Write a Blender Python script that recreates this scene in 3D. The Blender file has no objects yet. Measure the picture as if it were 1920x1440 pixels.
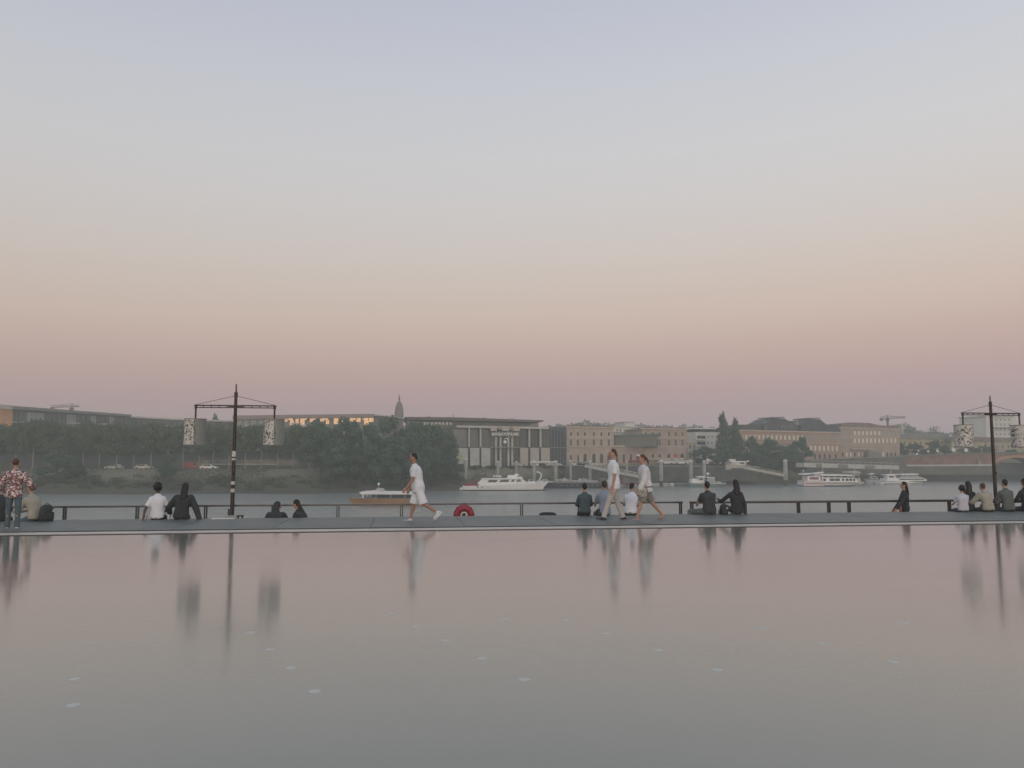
import bpy, math, random
from mathutils import Vector, Matrix
random.seed(7)
R = math.radians
sc = bpy.context.scene
COL = sc.collection

def lin(c):
    return tuple(((v/255)/12.92 if v/255 <= .04045 else ((v/255+.055)/1.055)**2.4) for v in c)

# ------------------------------------------------------------------ camera
F, CX, CY, CAMH = 1500.0, 960.0, 720.0, 1.52
PITCH = math.atan(145/F)
cam = bpy.data.objects.new('camera', bpy.data.cameras.new('camera'))
COL.objects.link(cam)
cam.location = (0, 0, CAMH)
cam.rotation_euler = (math.pi/2+PITCH, 0, 0)
cam.data.sensor_width = 36
cam.data.lens = F/1920*36
cam.data.clip_end = 5000
sc.camera = cam

# ------------------------------------------------------------------ sky
SUN_EL = R(4)
w = bpy.data.worlds.new('World'); sc.world = w; w.use_nodes = True
nt = w.node_tree; nd = nt.nodes; lk = nt.links
for n in list(nd): nd.remove(n)
def N(t, **k):
    n = nd.new(t)
    for a, v in k.items(): setattr(n, a, v)
    return n
def M(op, a, b=None, clamp=False):
    n = N('ShaderNodeMath', operation=op, use_clamp=clamp)
    for i, v in enumerate((a, b)):
        if v is None: continue
        if isinstance(v, (int, float)): n.inputs[i].default_value = v
        else: lk.new(v, n.inputs[i])
    return n.outputs[0]
tc = N('ShaderNodeTexCoord'); sep = N('ShaderNodeSeparateXYZ')
lk.new(tc.outputs['Generated'], sep.inputs[0])
X, Y, Z = sep.outputs
zp = M('SUBTRACT', Z, M('MULTIPLY', X, .022))
ramp = N('ShaderNodeValToRGB'); cr = ramp.color_ramp
SKY = [(0.0,(166,150,157)), (.045,(177,150,156)), (.085,(186,155,155)), (.122,(197,167,159)), (.175,(208,186,174)),
       (.239,(209,197,189)), (.302,(208,203,201)), (.361,(206,205,207)), (.443,(198,201,209)), (.52,(188,192,207)), (.7,(172,184,200)), (1.0,(150,166,184))]
while len(cr.elements) < len(SKY): cr.elements.new(.5)
for e, (p, c) in zip(cr.elements, SKY):
    e.position = p; e.color = (*lin(c), 1)
lk.new(zp, ramp.inputs[0])
# after-sunset glow on the western side (behind the camera), fading with height
west = M('MULTIPLY', Y, -1.0, True)
low = M('SUBTRACT', 1.0, M('DIVIDE', M('ABSOLUTE', Z), .6), True)
glow = M('MULTIPLY', M('POWER', west, 1.4), M('POWER', low, 1.6))
mix = N('ShaderNodeMix', data_type='RGBA'); mix.clamp_factor = True
lk.new(glow, mix.inputs[0]); lk.new(ramp.outputs[0], mix.inputs[6]); mix.inputs[7].default_value = (1.4, 1.12, .86, 1)
low2 = M('SUBTRACT', 1.0, M('DIVIDE', M('ABSOLUTE', Z), .22), True)
glow2 = M('MULTIPLY', M('POWER', west, 3.0), M('POWER', low2, 1.5))
mix2 = N('ShaderNodeMix', data_type='RGBA', blend_type='ADD'); mix2.clamp_factor = True
lk.new(glow2, mix2.inputs[0]); lk.new(mix.outputs[2], mix2.inputs[6]); mix2.inputs[7].default_value = (1.5, .75, .3, 1)
side = M('ADD', 1.0, M('MULTIPLY', X, .09))
hs = N('ShaderNodeVectorMath', operation='SCALE'); lk.new(mix2.outputs[2], hs.inputs[0]); lk.new(side, hs.inputs['Scale'])
sky = N('ShaderNodeTexSky', sky_type='NISHITA'); sky.sun_disc = False; sky.sun_elevation = SUN_EL; sky.sun_rotation = math.pi
b1 = N('ShaderNodeBackground'); b2 = N('ShaderNodeBackground'); add = N('ShaderNodeAddShader'); out = N('ShaderNodeOutputWorld')
lk.new(hs.outputs[0], b1.inputs[0]); b1.inputs[1].default_value = .97
lk.new(sky.outputs[0], b2.inputs[0]); b2.inputs[1].default_value = .004
lk.new(b1.outputs[0], add.inputs[0]); lk.new(b2.outputs[0], add.inputs[1]); lk.new(add.outputs[0], out.inputs[0])

sun = bpy.data.objects.new('sun', bpy.data.lights.new('sun', 'SUN')); COL.objects.link(sun)
sun.data.energy = .5; sun.data.angle = R(14); sun.data.color = (1, .91, .80)
sun.rotation_euler = (math.pi/2-SUN_EL, 0, R(8))
vs = sc.view_settings
vs.view_transform = 'Standard'; vs.look = 'None'; vs.exposure = .05; vs.gamma = 1; vs.use_curve_mapping = False
sc.cycles.max_bounces = 6; sc.cycles.volume_bounces = 1

# ------------------------------------------------------------------ pixel rays -> places in the world
def ray(px, py):
    a, b = (px-CX)/F, (CY-py)/F
    return Vector((a, math.cos(PITCH)-b*math.sin(PITCH), math.sin(PITCH)+b*math.cos(PITCH)))
def at(px, py, y):
    d = ray(px, py); return Vector((0, 0, CAMH))+d*(y/d.y)
def onz(px, py, z=0.0):
    d = ray(px, py); return Vector((0, 0, CAMH))+d*((z-CAMH)/d.z)
def interp(tab, x):
    if x <= tab[0][0]: return tab[0][1]
    for (a, va), (b, vb) in zip(tab, tab[1:]):
        if x <= b: return va+(vb-va)*(x-a)/(b-a)
    return tab[-1][1]
RIVER = CAMH-7.0
WL = [(-400,929),(0,926),(300,926),(600,925),(800,921),(860,918.5),(940,915.5),(1000,913),(1040,911.8),(1300,909),(1420,908),(1500,906.5),(1600,903.5),(1700,902),(1900,900.5),(2300,896)]
RUN = [(800,1.0),(940,.3),(1460,.3),(1600,.55),(1750,.9)]
def bankY(px): return 7.0*F/(interp(WL, px)-865)
TOPZ = [(-400,-.3),(850,-.3),(950,-.1),(1100,.2),(1300,.6),(1500,1.8),(1600,2.6),(1700,3.2),(1900,4.0),(2300,4.0)]
def topz(px): return interp(TOPZ, px)

# ------------------------------------------------------------------ materials
MATS = {}
def mat(name, c, rough=.7, var=.12, scale=3.0, metal=0.0, bump=0.0, c2=None, spec=.4):
    if name in MATS: return MATS[name]
    m = bpy.data.materials.new(name); m.use_nodes = True; MATS[name] = m
    n = m.node_tree.nodes; l = m.node_tree.links; p = n['Principled BSDF']
    c = c if max(c) <= 1 else lin(c)
    p.inputs['Roughness'].default_value = rough; p.inputs['Metallic'].default_value = metal
    p.inputs['Specular IOR Level'].default_value = spec
    if c2 is None: c2 = tuple(v*(1-var*2) for v in c)
    elif max(c2) > 1: c2 = lin(c2)
    tx = n.new('ShaderNodeTexNoise'); tx.inputs['Scale'].default_value = scale; tx.inputs['Detail'].default_value = 5
    co = n.new('ShaderNodeTexCoord'); l.new(co.outputs['Object'], tx.inputs['Vector'])
    rp = n.new('ShaderNodeValToRGB'); rp.color_ramp.elements[0].position = .32; rp.color_ramp.elements[1].position = .68
    rp.color_ramp.elements[0].color = (*c2, 1); rp.color_ramp.elements[1].color = (*c, 1)
    l.new(tx.outputs['Fac'], rp.inputs[0]); l.new(rp.outputs[0], p.inputs['Base Color'])
    if bump:
        b = n.new('ShaderNodeBump'); b.inputs['Strength'].default_value = bump; b.inputs['Distance'].default_value = .05
        l.new(tx.outputs['Fac'], b.inputs['Height']); l.new(b.outputs[0], p.inputs['Normal'])
    return m

def leafmat(name, c, c2):
    m = bpy.data.materials.new(name); m.use_nodes = True; MATS[name] = m
    n = m.node_tree.nodes; l = m.node_tree.links; p = n['Principled BSDF']
    p.inputs['Roughness'].default_value = .7; p.inputs['Specular IOR Level'].default_value = .2
    g = n.new('ShaderNodeNewGeometry'); oi = n.new('ShaderNodeObjectInfo')
    co = n.new('ShaderNodeTexCoord'); tx = n.new('ShaderNodeTexNoise'); tx.inputs['Scale'].default_value = 4
    l.new(co.outputs['Object'], tx.inputs['Vector'])
    a = n.new('ShaderNodeMath'); a.operation = 'MULTIPLY_ADD'; a.inputs[1].default_value = .45
    l.new(g.outputs['Random Per Island'], a.inputs[0])
    b = n.new('ShaderNodeMath'); b.operation = 'MULTIPLY_ADD'; b.inputs[1].default_value = .35; l.new(oi.outputs['Random'], b.inputs[0])
    l.new(tx.outputs['Fac'], b.inputs[2]); 
    s = n.new('ShaderNodeMath'); s.operation = 'MULTIPLY'; s.inputs[1].default_value = .55; l.new(b.outputs[0], s.inputs[0]); l.new(s.outputs[0], a.inputs[2])
    rp = n.new('ShaderNodeValToRGB'); rp.color_ramp.elements[0].color = (*c2, 1); rp.color_ramp.elements[1].color = (*c, 1)
    l.new(a.outputs[0], rp.inputs[0]); l.new(rp.outputs[0], p.inputs['Base Color'])
    return m

STONE = mat('pale_limestone', (.49,.42,.355), .85, .12, .35)
STONE2 = mat('pinkish_limestone', (.44,.355,.30), .85, .12, .35)
STONE_TRIM = mat('limestone_trim', (.5,.45,.38), .85, .08, .8)
PALE = mat('pale_concrete', (.52,.52,.49), .8, .08, .6)
PALE2 = mat('warm_concrete', (.46,.43,.38), .8, .06, .6)
WHITE = mat('white_paint', (.86,.86,.84), .5, .05, .6)
WHITEB = mat('white_render', (.66,.66,.62), .8, .06, .3)
SLATE = mat('slate_roof', (.075,.085,.09), .6, .15, .7)
TILE = mat('red_tile_roof', (.26,.20,.18), .8, .2, .5)
GREYROOF = mat('grey_metal_roof', (.22,.23,.22), .5, .1, .4)
DARKWALL = mat('dark_cladding', (.10,.12,.12), .6, .15, .3)
GLASS = mat('dark_glass', (.05,.068,.075), .2, .2, .25, spec=.3)
GLASSG = mat('green_grey_glass', (.08,.12,.12), .15, .2, .25, spec=.6)
GLASSP = mat('pale_glass', (.30,.36,.36), .2, .15, .25, spec=.6)
SUNSET_GLASS = mat('sunset_tinted_glass', (.98,.78,.55), .12, .12, .25, metal=.9)  # warm metallic tint stands in for the sunset reflected in the panes
SUNSET_ORANGE = mat('sunset_lit_orange', (.62,.36,.19), .7, .15, .3)  # orange sunset light put into the wall and frame colour
YELLOW = mat('yellow_render', (.50,.46,.30), .85, .1, .3)
BRICK = mat('red_brick', (.31,.18,.13), .9, .2, .5)
BRICKP = mat('brick_arch', (.52,.28,.18), .9, .15, .7)
GRANITE = mat('grey_granite', (.155,.176,.166), .5, .17, .8, bump=.15)
KERB = mat('pale_kerb_stone', (.58,.56,.53), .35, .1, 2.0)
DRAIN = mat('dark_drain', (.02,.022,.022), .6, .1, 4)
MUD = mat('mud', (.14,.12,.095), .85, .2, .2)
DARKM = mat('dark_bronze_metal', (.05,.04,.036), .45, .15, 2.0, metal=.3)
RAILM = mat('grey_painted_steel', (.055,.062,.064), .4, .12, 3.0)
RAILT = mat('pale_steel_top', (.16,.165,.165), .4, .12, 3.0)  # paler grey for the top layer of the handrails
PILE = mat('galvanised_pile', (.40,.41,.39), .6, .14, .5)
HULLD = mat('dark_hull', (.055,.065,.075), .5, .15, .4)
TAN = mat('tan_hull', (.42,.24,.12), .6, .15, .5)
RED = mat('red_canvas', (.30,.045,.05), .8, .12, .6)
REDR = mat('red_ring_plastic', (.33,.035,.06), .45, .08, 3)
TEALM = mat('teal_grey_paint', (.20,.28,.28), .5, .1, .5)
BARK = mat('bark', (.10,.085,.065), .9, .25, 3.0)
BARKP = mat('pale_bark', (.32,.30,.26), .9, .2, 3.0)
BLACK = mat('black_plastic', (.02,.022,.024), .5, .1, 3)
TYRE = mat('tyre_rubber', (.02,.02,.02), .8, .1, 3)
LEAF = leafmat('plane_leaf', (.125,.16,.09), (.06,.092,.06))
LEAFD = leafmat('dark_leaf', (.105,.16,.105), (.045,.082,.066))
LEAFB = leafmat('bush_leaf', (.11,.12,.07), (.05,.06,.038))

# ------------------------------------------------------------------ mesh building
class MB:
    def __init__(s): s.v = []; s.f = []; s.m = []; s.mi = 0
    def face(s, vs):
        b = len(s.v); s.v += [tuple(v) for v in vs]; s.f.append(tuple(range(b, b+len(vs)))); s.m.append(s.mi)
    def box(s, x0, x1, y0, y1, z0, z1):
        b = len(s.v)
        s.v += [(x0,y0,z0),(x1,y0,z0),(x1,y1,z0),(x0,y1,z0),(x0,y0,z1),(x1,y0,z1),(x1,y1,z1),(x0,y1,z1)]
        for q in ((0,3,2,1),(4,5,6,7),(0,1,5,4),(1,2,6,5),(2,3,7,6),(3,0,4,7)):
            s.f.append(tuple(b+i for i in q)); s.m.append(s.mi)
        return s
    def prism(s, prof, y0, y1):          # profile (x,z) extruded along y
        b = len(s.v); n = len(prof)
        s.v += [(x, y0, z) for x, z in prof]+[(x, y1, z) for x, z in prof]
        s.f.append(tuple(b+i for i in range(n))); s.m.append(s.mi)
        s.f.append(tuple(b+n+i for i in reversed(range(n)))); s.m.append(s.mi)
        for i in range(n):
            j = (i+1) % n
            s.f.append((b+i, b+n+i, b+n+j, b+j)); s.m.append(s.mi)
        return s
    def rings(s, rs, closed=True):       # rs: list of rings (lists of points)
        b = len(s.v); n = len(rs[0])
        for r in rs: s.v += [tuple(p) for p in r]
        for k in range(len(rs)-1):
            for i in range(n):
                j = (i+1) % n
                s.f.append((b+k*n+i, b+k*n+j, b+(k+1)*n+j, b+(k+1)*n+i)); s.m.append(s.mi)
        if closed:
            s.f.append(tuple(b+i for i in reversed(range(n)))); s.m.append(s.mi)
            s.f.append(tuple(b+(len(rs)-1)*n+i for i in range(n))); s.m.append(s.mi)
        return s
    def tube(s, p0, p1, r0, r1=None, n=8):
        r1 = r0 if r1 is None else r1
        p0, p1 = Vector(p0), Vector(p1); d = (p1-p0).normalized()
        a = d.orthogonal().normalized(); c = d.cross(a)
        s.rings([[p+(a*math.cos(t)+c*math.sin(t))*r for t in [2*math.pi*i/n for i in range(n)]] for p, r in ((p0, r0), (p1, r1))]); return s
    def capsule(s, p0, p1, r0, r1, n=10):
        p0, p1 = Vector(p0), Vector(p1); d = p1-p0
        d = d.normalized() if d.length > 1e-6 else Vector((0,0,1))
        a = d.orthogonal().normalized(); c = d.cross(a); rs = []
        for k in (1, .94, .75, .45, 0): rs.append((p0-d*r0*k, r0*max(.02, math.sqrt(1-k*k))))
        for k in (0, .45, .75, .94, 1): rs.append((p1+d*r1*k, r1*max(.02, math.sqrt(1-k*k))))
        s.rings([[p+(a*math.cos(t)+c*math.sin(t))*r for t in [2*math.pi*i/n for i in range(n)]] for p, r in rs]); return s
    def ell(s, c, rx, ry, rz, rot=None, n=14, m=9):
        c = Vector(c); rs = []
        for k in range(m+1):
            ph = -math.pi/2+math.pi*k/m; q = max(.02, math.cos(ph)); ring = []
            for i in range(n):
                t = 2*math.pi*i/n; p = Vector((rx*q*math.cos(t), ry*q*math.sin(t), rz*math.sin(ph)))
                if rot is not None: p = rot @ p
                ring.append(c+p)
            rs.append(ring)
        s.rings(rs); return s
    def torus(s, c, R0, r, n=28, m=10, a0=0, a1=2*math.pi):     # ring in the xz plane
        c = Vector(c); rs = []
        k = n+1
        for i in range(k):
            t = a0+(a1-a0)*i/n; d = Vector((math.cos(t), 0, math.sin(t)))
            rs.append([c+d*(R0+r*math.cos(u))+Vector((0, r*math.sin(u), 0)) for u in [2*math.pi*j/m for j in range(m)]])
        s.rings(rs); return s
    def mesh(s, name, mats, smooth=False):
        me = bpy.data.meshes.new(name); me.from_pydata(s.v, [], s.f)
        for x in (mats if isinstance(mats, (list, tuple)) else [mats]): me.materials.append(x)
        me.polygons.foreach_set('material_index', s.m)
        if smooth: me.polygons.foreach_set('use_smooth', [True]*len(s.f))
        me.update(); return me
    def build(s, name, mats, parent=None, smooth=False, **k):
        return link(name, s.mesh(name, mats, smooth), parent, **k)

def link(name, me, parent=None, loc=None, label=None, cat=None, kind=None, group=None):
    o = bpy.data.objects.new(name, me); COL.objects.link(o)
    if parent: o.parent = parent
    if loc is not None: o.location = loc
    if label: o['label'] = label
    if cat: o['category'] = cat
    if kind: o['kind'] = kind
    if group: o['group'] = group
    return o
def thing(name, label, cat, loc=(0,0,0), rz=0.0, group=None):
    o = link(name, None, None, loc, label, cat, None, group); o.rotation_euler.z = rz; return o

# ------------------------------------------------------------------ quay frame (u along the quay, v towards the river)
QA = math.atan(.14); QO = Vector((0, 19.16, 0))
DU = Vector((math.cos(QA), math.sin(QA), 0)); DV = Vector((-math.sin(QA), math.cos(QA), 0))
VFAR = 3.41*math.cos(QA); VRAIL = VFAR+1.75; ZLOW = -.85
def q(u, v, z=0): return QO+DU*u+DV*v+Vector((0, 0, z))
def q_at(px, v, py=950):           # u of a vertical ray plane through px with the line v
    a = (px-CX)/F/(math.cos(PITCH)-(CY-py)/F*math.sin(PITCH)); o = QO+DV*v
    return (a*o.y-o.x)/(DU.x-a*DU.y)
def qpt(px, v, z=0): return q(q_at(px, v), v, z)
def qslab(name, u0, u1, v0, v1, z0, z1, m, **k):
    mb = MB().box(u0, u1, v0, v1, z0, z1); o = mb.build(name, m, **k); o.location = QO; o.rotation_euler.z = QA; return o

# water mirror: a film of water on dark granite
wm = bpy.data.materials.new('wet_granite'); wm.use_nodes = True
n = wm.node_tree.nodes; l = wm.node_tree.links; p = n['Principled BSDF']
co = n.new('ShaderNodeTexCoord'); t1 = n.new('ShaderNodeTexNoise'); t1.inputs['Scale'].default_value = .35; t1.inputs['Detail'].default_value = 6
l.new(co.outputs['Object'], t1.inputs['Vector'])
rp = n.new('ShaderNodeValToRGB'); rp.color_ramp.elements[0].color = (.18,.195,.172,1); rp.color_ramp.elements[1].color = (.225,.235,.205,1)
l.new(t1.outputs['Fac'], rp.inputs[0]); l.new(rp.outputs[0], p.inputs['Base Color'])
p.inputs['IOR'].default_value = 1.33; p.inputs['Roughness'].default_value = .10; p.inputs['Coat Weight'].default_value = .65; p.inputs['Coat IOR'].default_value = 1.33; p.inputs['Coat Roughness'].default_value = .09
t3 = n.new('ShaderNodeTexNoise'); t3.inputs['Scale'].default_value = .22; t3.inputs['Detail'].default_value = 4; t3.inputs['Distortion'].default_value = .6
m3 = n.new('ShaderNodeMapping'); m3.inputs['Scale'].default_value = (.45, 1.3, 1); l.new(co.outputs['Object'], m3.inputs[0]); l.new(m3.outputs[0], t3.inputs['Vector'])
r3 = n.new('ShaderNodeMapRange'); r3.inputs['From Min'].default_value = .35; r3.inputs['From Max'].default_value = .7; r3.inputs['To Min'].default_value = .08; r3.inputs['To Max'].default_value = .17
l.new(t3.outputs['Fac'], r3.inputs[0]); l.new(r3.outputs[0], p.inputs['Roughness'])
t2 = n.new('ShaderNodeTexNoise'); t2.inputs['Scale'].default_value = 16; t2.inputs['Detail'].default_value = 3
mp = n.new('ShaderNodeMapping'); mp.inputs['Scale'].default_value = (.6, 1.6, 1); l.new(co.outputs['Object'], mp.inputs[0]); l.new(mp.outputs[0], t2.inputs['Vector'])
bp = n.new('ShaderNodeBump'); bp.inputs['Strength'].default_value = .7; bp.inputs['Distance'].default_value = .0024
l.new(t2.outputs['Fac'], bp.inputs['Height']); l.new(bp.outputs[0], p.inputs['Normal'])
pool = qslab('water_mirror', -90, 90, -60, -.95, -.4, -.02, wm, kind='structure')
pool['label'] = 'shallow water film over dark granite mirroring the pink sky'
qslab('pool_gutter', -90, 90, -.95, -.72, -.4, -.016, DRAIN, kind='structure')
qslab('pool_kerb', -90, 90, -.72, -.30, -.4, .0, KERB, kind='structure')
qslab('drain_channel', -90, 90, -.30, -.12, -.4, -.03, DRAIN, kind='structure')
pave = qslab('quay_pavement', -90, 90, -.12, VFAR, -1.2, .0, DRAIN, kind='structure')
slm = MB().box(-1.093, 1.093, -.115, VFAR+.01, -.05, .012).mesh('paving_slab', GRANITE)
for i in range(-41, 42):
    so = link('paving_slab', slm, pave, (i*2.2, 0, random.uniform(-.002, .002))); so.rotation_euler.z = random.uniform(-.0006, .0006)
qslab('quay_step', -90, 90, VFAR, VFAR+.8, -1.2, -.45, GRANITE, kind='structure')
qslab('lower_quay', -90, 90, VFAR, VRAIL+.35, -1.6, ZLOW, GRANITE, kind='structure')
qslab('quay_wall', -90, 90, VRAIL-.2, VRAIL+.32, -9, -1.6, STONE2, kind='structure')
# spray nozzles set in the granite
nz = MB(); nz.rings([[(.043*math.cos(a), .043*math.sin(a), z) for a in [2*math.pi*i/12 for i in range(12)]] for z in (-.02, .0008)])
nzm = nz.mesh('nozzle', mat('nozzle_steel', (.66,.65,.60), .95, .06, 20, spec=.05))
inv = pool.matrix_basis.inverted()
inv = (Matrix.Translation(QO) @ Matrix.Rotation(QA, 4, 'Z')).inverted()
for px, py in ((140,1273),(137,1322),(735,1150),(780,1174),(835,1201),(903,1234),(507,1217),(545,1252),(590,1296),(470,1186),(945,1161),(983,1274),
               (1062,1163),(1138,1188),(1235,1219),(1345,1256),(1424,1177),(1540,1206),(1675,1241),(1692,1168)):
    o = link('nozzle', nzm, pool); o.location = inv @ onz(px, py, -.02)

# river
rv = bpy.data.materials.new('river_water'); rv.use_nodes = True
n = rv.node_tree.nodes; l = rv.node_tree.links; p = n['Principled BSDF']
p.inputs['IOR'].default_value = 1.33; p.inputs['Roughness'].default_value = .22
co = n.new('ShaderNodeTexCoord'); mp = n.new('ShaderNodeMapping'); mp.inputs['Scale'].default_value = (.12, .5, 1)
l.new(co.outputs['Object'], mp.inputs[0])
t1 = n.new('ShaderNodeTexNoise'); t1.inputs['Scale'].default_value = .35; t1.inputs['Detail'].default_value = 4; l.new(mp.outputs[0], t1.inputs['Vector'])
rp = n.new('ShaderNodeValToRGB'); rp.color_ramp.elements[0].color = (.26,.27,.25,1); rp.color_ramp.elements[1].color = (.33,.33,.30,1)
l.new(t1.outputs['Fac'], rp.inputs[0]); l.new(rp.outputs[0], p.inputs['Base Color'])
t2 = n.new('ShaderNodeTexNoise'); t2.inputs['Scale'].default_value = 3.2; t2.inputs['Detail'].default_value = 4; l.new(mp.outputs[0], t2.inputs['Vector'])
bp = n.new('ShaderNodeBump'); bp.inputs['Strength'].default_value = .8; bp.inputs['Distance'].default_value = .25
l.new(t2.outputs['Fac'], bp.inputs['Height']); l.new(bp.outputs[0], p.inputs['Normal'])
mb = MB(); mb.face([(-640,10,RIVER),(640,10,RIVER),(640,640,RIVER),(-640,640,RIVER)])
mb.build('river', rv, kind='structure')

# far bank terrain
tm = bpy.data.materials.new('bank_soil'); tm.use_nodes = True
n = tm.node_tree.nodes; l = tm.node_tree.links; p = n['Principled BSDF']; p.inputs['Roughness'].default_value = .9; p.inputs['Specular IOR Level'].default_value = .15
g = n.new('ShaderNodeNewGeometry'); sx = n.new('ShaderNodeSeparateXYZ'); l.new(g.outputs['Position'], sx.inputs[0])
t1 = n.new('ShaderNodeTexNoise'); t1.inputs['Scale'].default_value = .25; t1.inputs['Detail'].default_value = 6; l.new(g.outputs['Position'], t1.inputs['Vector'])
ma = n.new('ShaderNodeMath'); ma.operation = 'MULTIPLY_ADD'; ma.inputs[1].default_value = 4.0; l.new(t1.outputs['Fac'], ma.inputs[0]); l.new(sx.outputs[2], ma.inputs[2])
mr = n.new('ShaderNodeMapRange'); mr.inputs['From Min'].default_value = RIVER; mr.inputs['From Max'].default_value = 3.0; l.new(ma.outputs[0], mr.inputs[0])
rp = n.new('ShaderNodeValToRGB'); cr = rp.color_ramp
for i, (ps, c) in enumerate(((0,(.085,.075,.06)),(.3,(.115,.105,.08)),(.5,(.11,.115,.07)),(.72,(.23,.205,.155)),(1,(.20,.19,.13)))):
    e = cr.elements[i] if i < 2 else cr.elements.new(ps)
    e.position = ps; e.color = (*c, 1)
l.new(mr.outputs[0], rp.inputs[0]); l.new(rp.outputs[0], p.inputs['Base Color'])
mb = MB(); rows = []
pxs = list(range(-700, 2640, 15))
for px in pxs:
    y0 = bankY(px); tz = topz(px); jit = math.sin(px*.043)*1.2+math.sin(px*.017+1)*1.5
    col = []
    for dy, k in ((-3,-.25),(0,-.02),(3,.06),(7,.22),(11,.42),(15,.62),(19,.85),(22,.97),(25,1),(60,1),(600-y0,1.0)):
        rn = interp(RUN, px) if dy <= 25 else 1
        yy = y0+dy*rn+(jit*rn if 0 <= dy < 25 else 0); z = RIVER+(tz-RIVER)*k+ (random.uniform(-.12,.12) if 0 < k < 1 else 0)
        a = (px-CX)/F
        col.append((a*yy, yy, z))
    rows.append(col)
b = len(mb.v); nc = len(rows[0])
for r_ in rows: mb.v += r_
for i in range(len(rows)-1):
    for j in range(nc-1):
        mb.f.append((b+i*nc+j, b+(i+1)*nc+j, b+(i+1)*nc+j+1, b+i*nc+j+1)); mb.m.append(0)
mb.build('far_bank', tm, smooth=True, kind='structure')
def bank_at(px, dy):               # a point on the bank terrain
    y0 = bankY(px); tz = topz(px)
    tab = [(-3,-.25),(0,-.02),(3,.06),(7,.22),(11,.42),(15,.62),(19,.85),(22,.97),(25,1),(60,1)]
    k = interp(tab, dy); yy = y0+dy*interp(RUN, px)
    return Vector(((px-CX)/F*yy, yy, RIVER+(tz-RIVER)*k))

# ------------------------------------------------------------------ foliage
def leaf_cloud(mb, blobs, count, size, fill=.55):
    tot = sum(b[1]*b[2]*b[3] for b in blobs)
    for c, rx, ry, rz in blobs:
        for _ in range(max(4, int(count*rx*ry*rz/tot))):
            d = Vector((random.gauss(0,1), random.gauss(0,1), random.gauss(0,1))).normalized()
            k = random.uniform(fill, 1.06)
            p = Vector((c[0]+d.x*rx*k, c[1]+d.y*ry*k, c[2]+d.z*rz*k))
            nn = (d+Vector((random.gauss(0,.7), random.gauss(0,.7), random.gauss(0,.7)+.3))).normalized()
            a = nn.orthogonal().normalized(); a.rotate(Matrix.Rotation(random.uniform(0, 6.28), 3, nn)); e = nn.cross(a)
            s1 = size*random.uniform(.6, 1.4); s2 = s1*random.uniform(.5, .9)
            if isinstance(size, float):
                mb.face([p+a*s1, p+e*s2, p-a*s1*.9, p-e*s2])
def crown_variant(kind, i):
    random.seed(100+i*7+len(kind)); mb = MB(); blobs = []
    if kind == 'round':
        for _ in range(26):
            t = random.uniform(0, 6.28); rr = .38*math.sqrt(random.random()); z = random.uniform(.36, .90)
            k = 1-abs(z-.56)*1.0
            blobs.append(((rr*math.cos(t)*k, rr*math.sin(t)*k, z), random.uniform(.13,.2), random.uniform(.13,.2), random.uniform(.08,.14)))
        leaf_cloud(mb, blobs, 7500, .021, .4)
    elif kind == 'bushy':
        for _ in range(22):
            t = random.uniform(0, 6.28); z = random.uniform(.1, .88); k = math.sqrt(max(.1, 1-(abs(z-.45)/.55)**2)); rr = .38*math.sqrt(random.random())*k
            blobs.append(((rr*math.cos(t), rr*math.sin(t), z), random.uniform(.11,.2), random.uniform(.11,.2), random.uniform(.07,.13)))
        leaf_cloud(mb, blobs, 7500, .021, .4)
    else:
        for k in range(30):
            z = .06+.90*k/29; wd = .44*math.sin(math.pi*min(1, z*.92+.06)**.85)**.7+.05
            t = random.uniform(0, 6.28)
            blobs.append(((.3*wd*math.cos(t), .3*wd*math.sin(t), z), wd*random.uniform(.65,.9), wd*random.uniform(.65,.9), .06))
        leaf_cloud(mb, blobs, 5200, .033, .3)
    return mb.mesh(kind+'_crown', LEAF if kind == 'round' else LEAFD)
CROWNS = {k: [crown_variant(k, i) for i in range(nv)] for k, nv in (('round', 4), ('bushy', 5), ('poplar', 2))}
random.seed(11)
def trunk_mesh(h, pale):
    mb = MB(); mb.tube((0,0,-.03), (.006,0,h*.55), .022, .016, 7); mb.tube((.006,0,h*.55), (0,.01,h), .016, .009, 7)
    for k in range(5):
        t = k*1.3; z = h*(.55+.09*k)
        mb.tube((.004,0,z), (.2*math.cos(t), .2*math.sin(t), z+.2), .009, .003, 5)
    return mb.mesh('trunk', BARKP if pale else BARK)
TRUNKS = {'round': trunk_mesh(.66, True), 'bushy': trunk_mesh(.7, False), 'poplar': trunk_mesh(.85, False)}
def tree(kind, px, dy, top, wpx, label, group=None, name=None, base=None):
    b = bank_at(px, dy) if base is None else base
    t = at(px, top, b.y); h = t.z-b.z; wd = wpx/F*b.y
    o = thing(name or {'round':'plane_tree','bushy':'bushy_tree','poplar':'poplar_tree'}[kind], label, 'tree', (b.x, b.y, b.z), random.uniform(0, 6.28), group)
    o.scale = (wd, wd, h*1.02)
    link('trunk', TRUNKS[kind], o); link('crown', random.choice(CROWNS[kind]), o)
    return o

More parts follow.
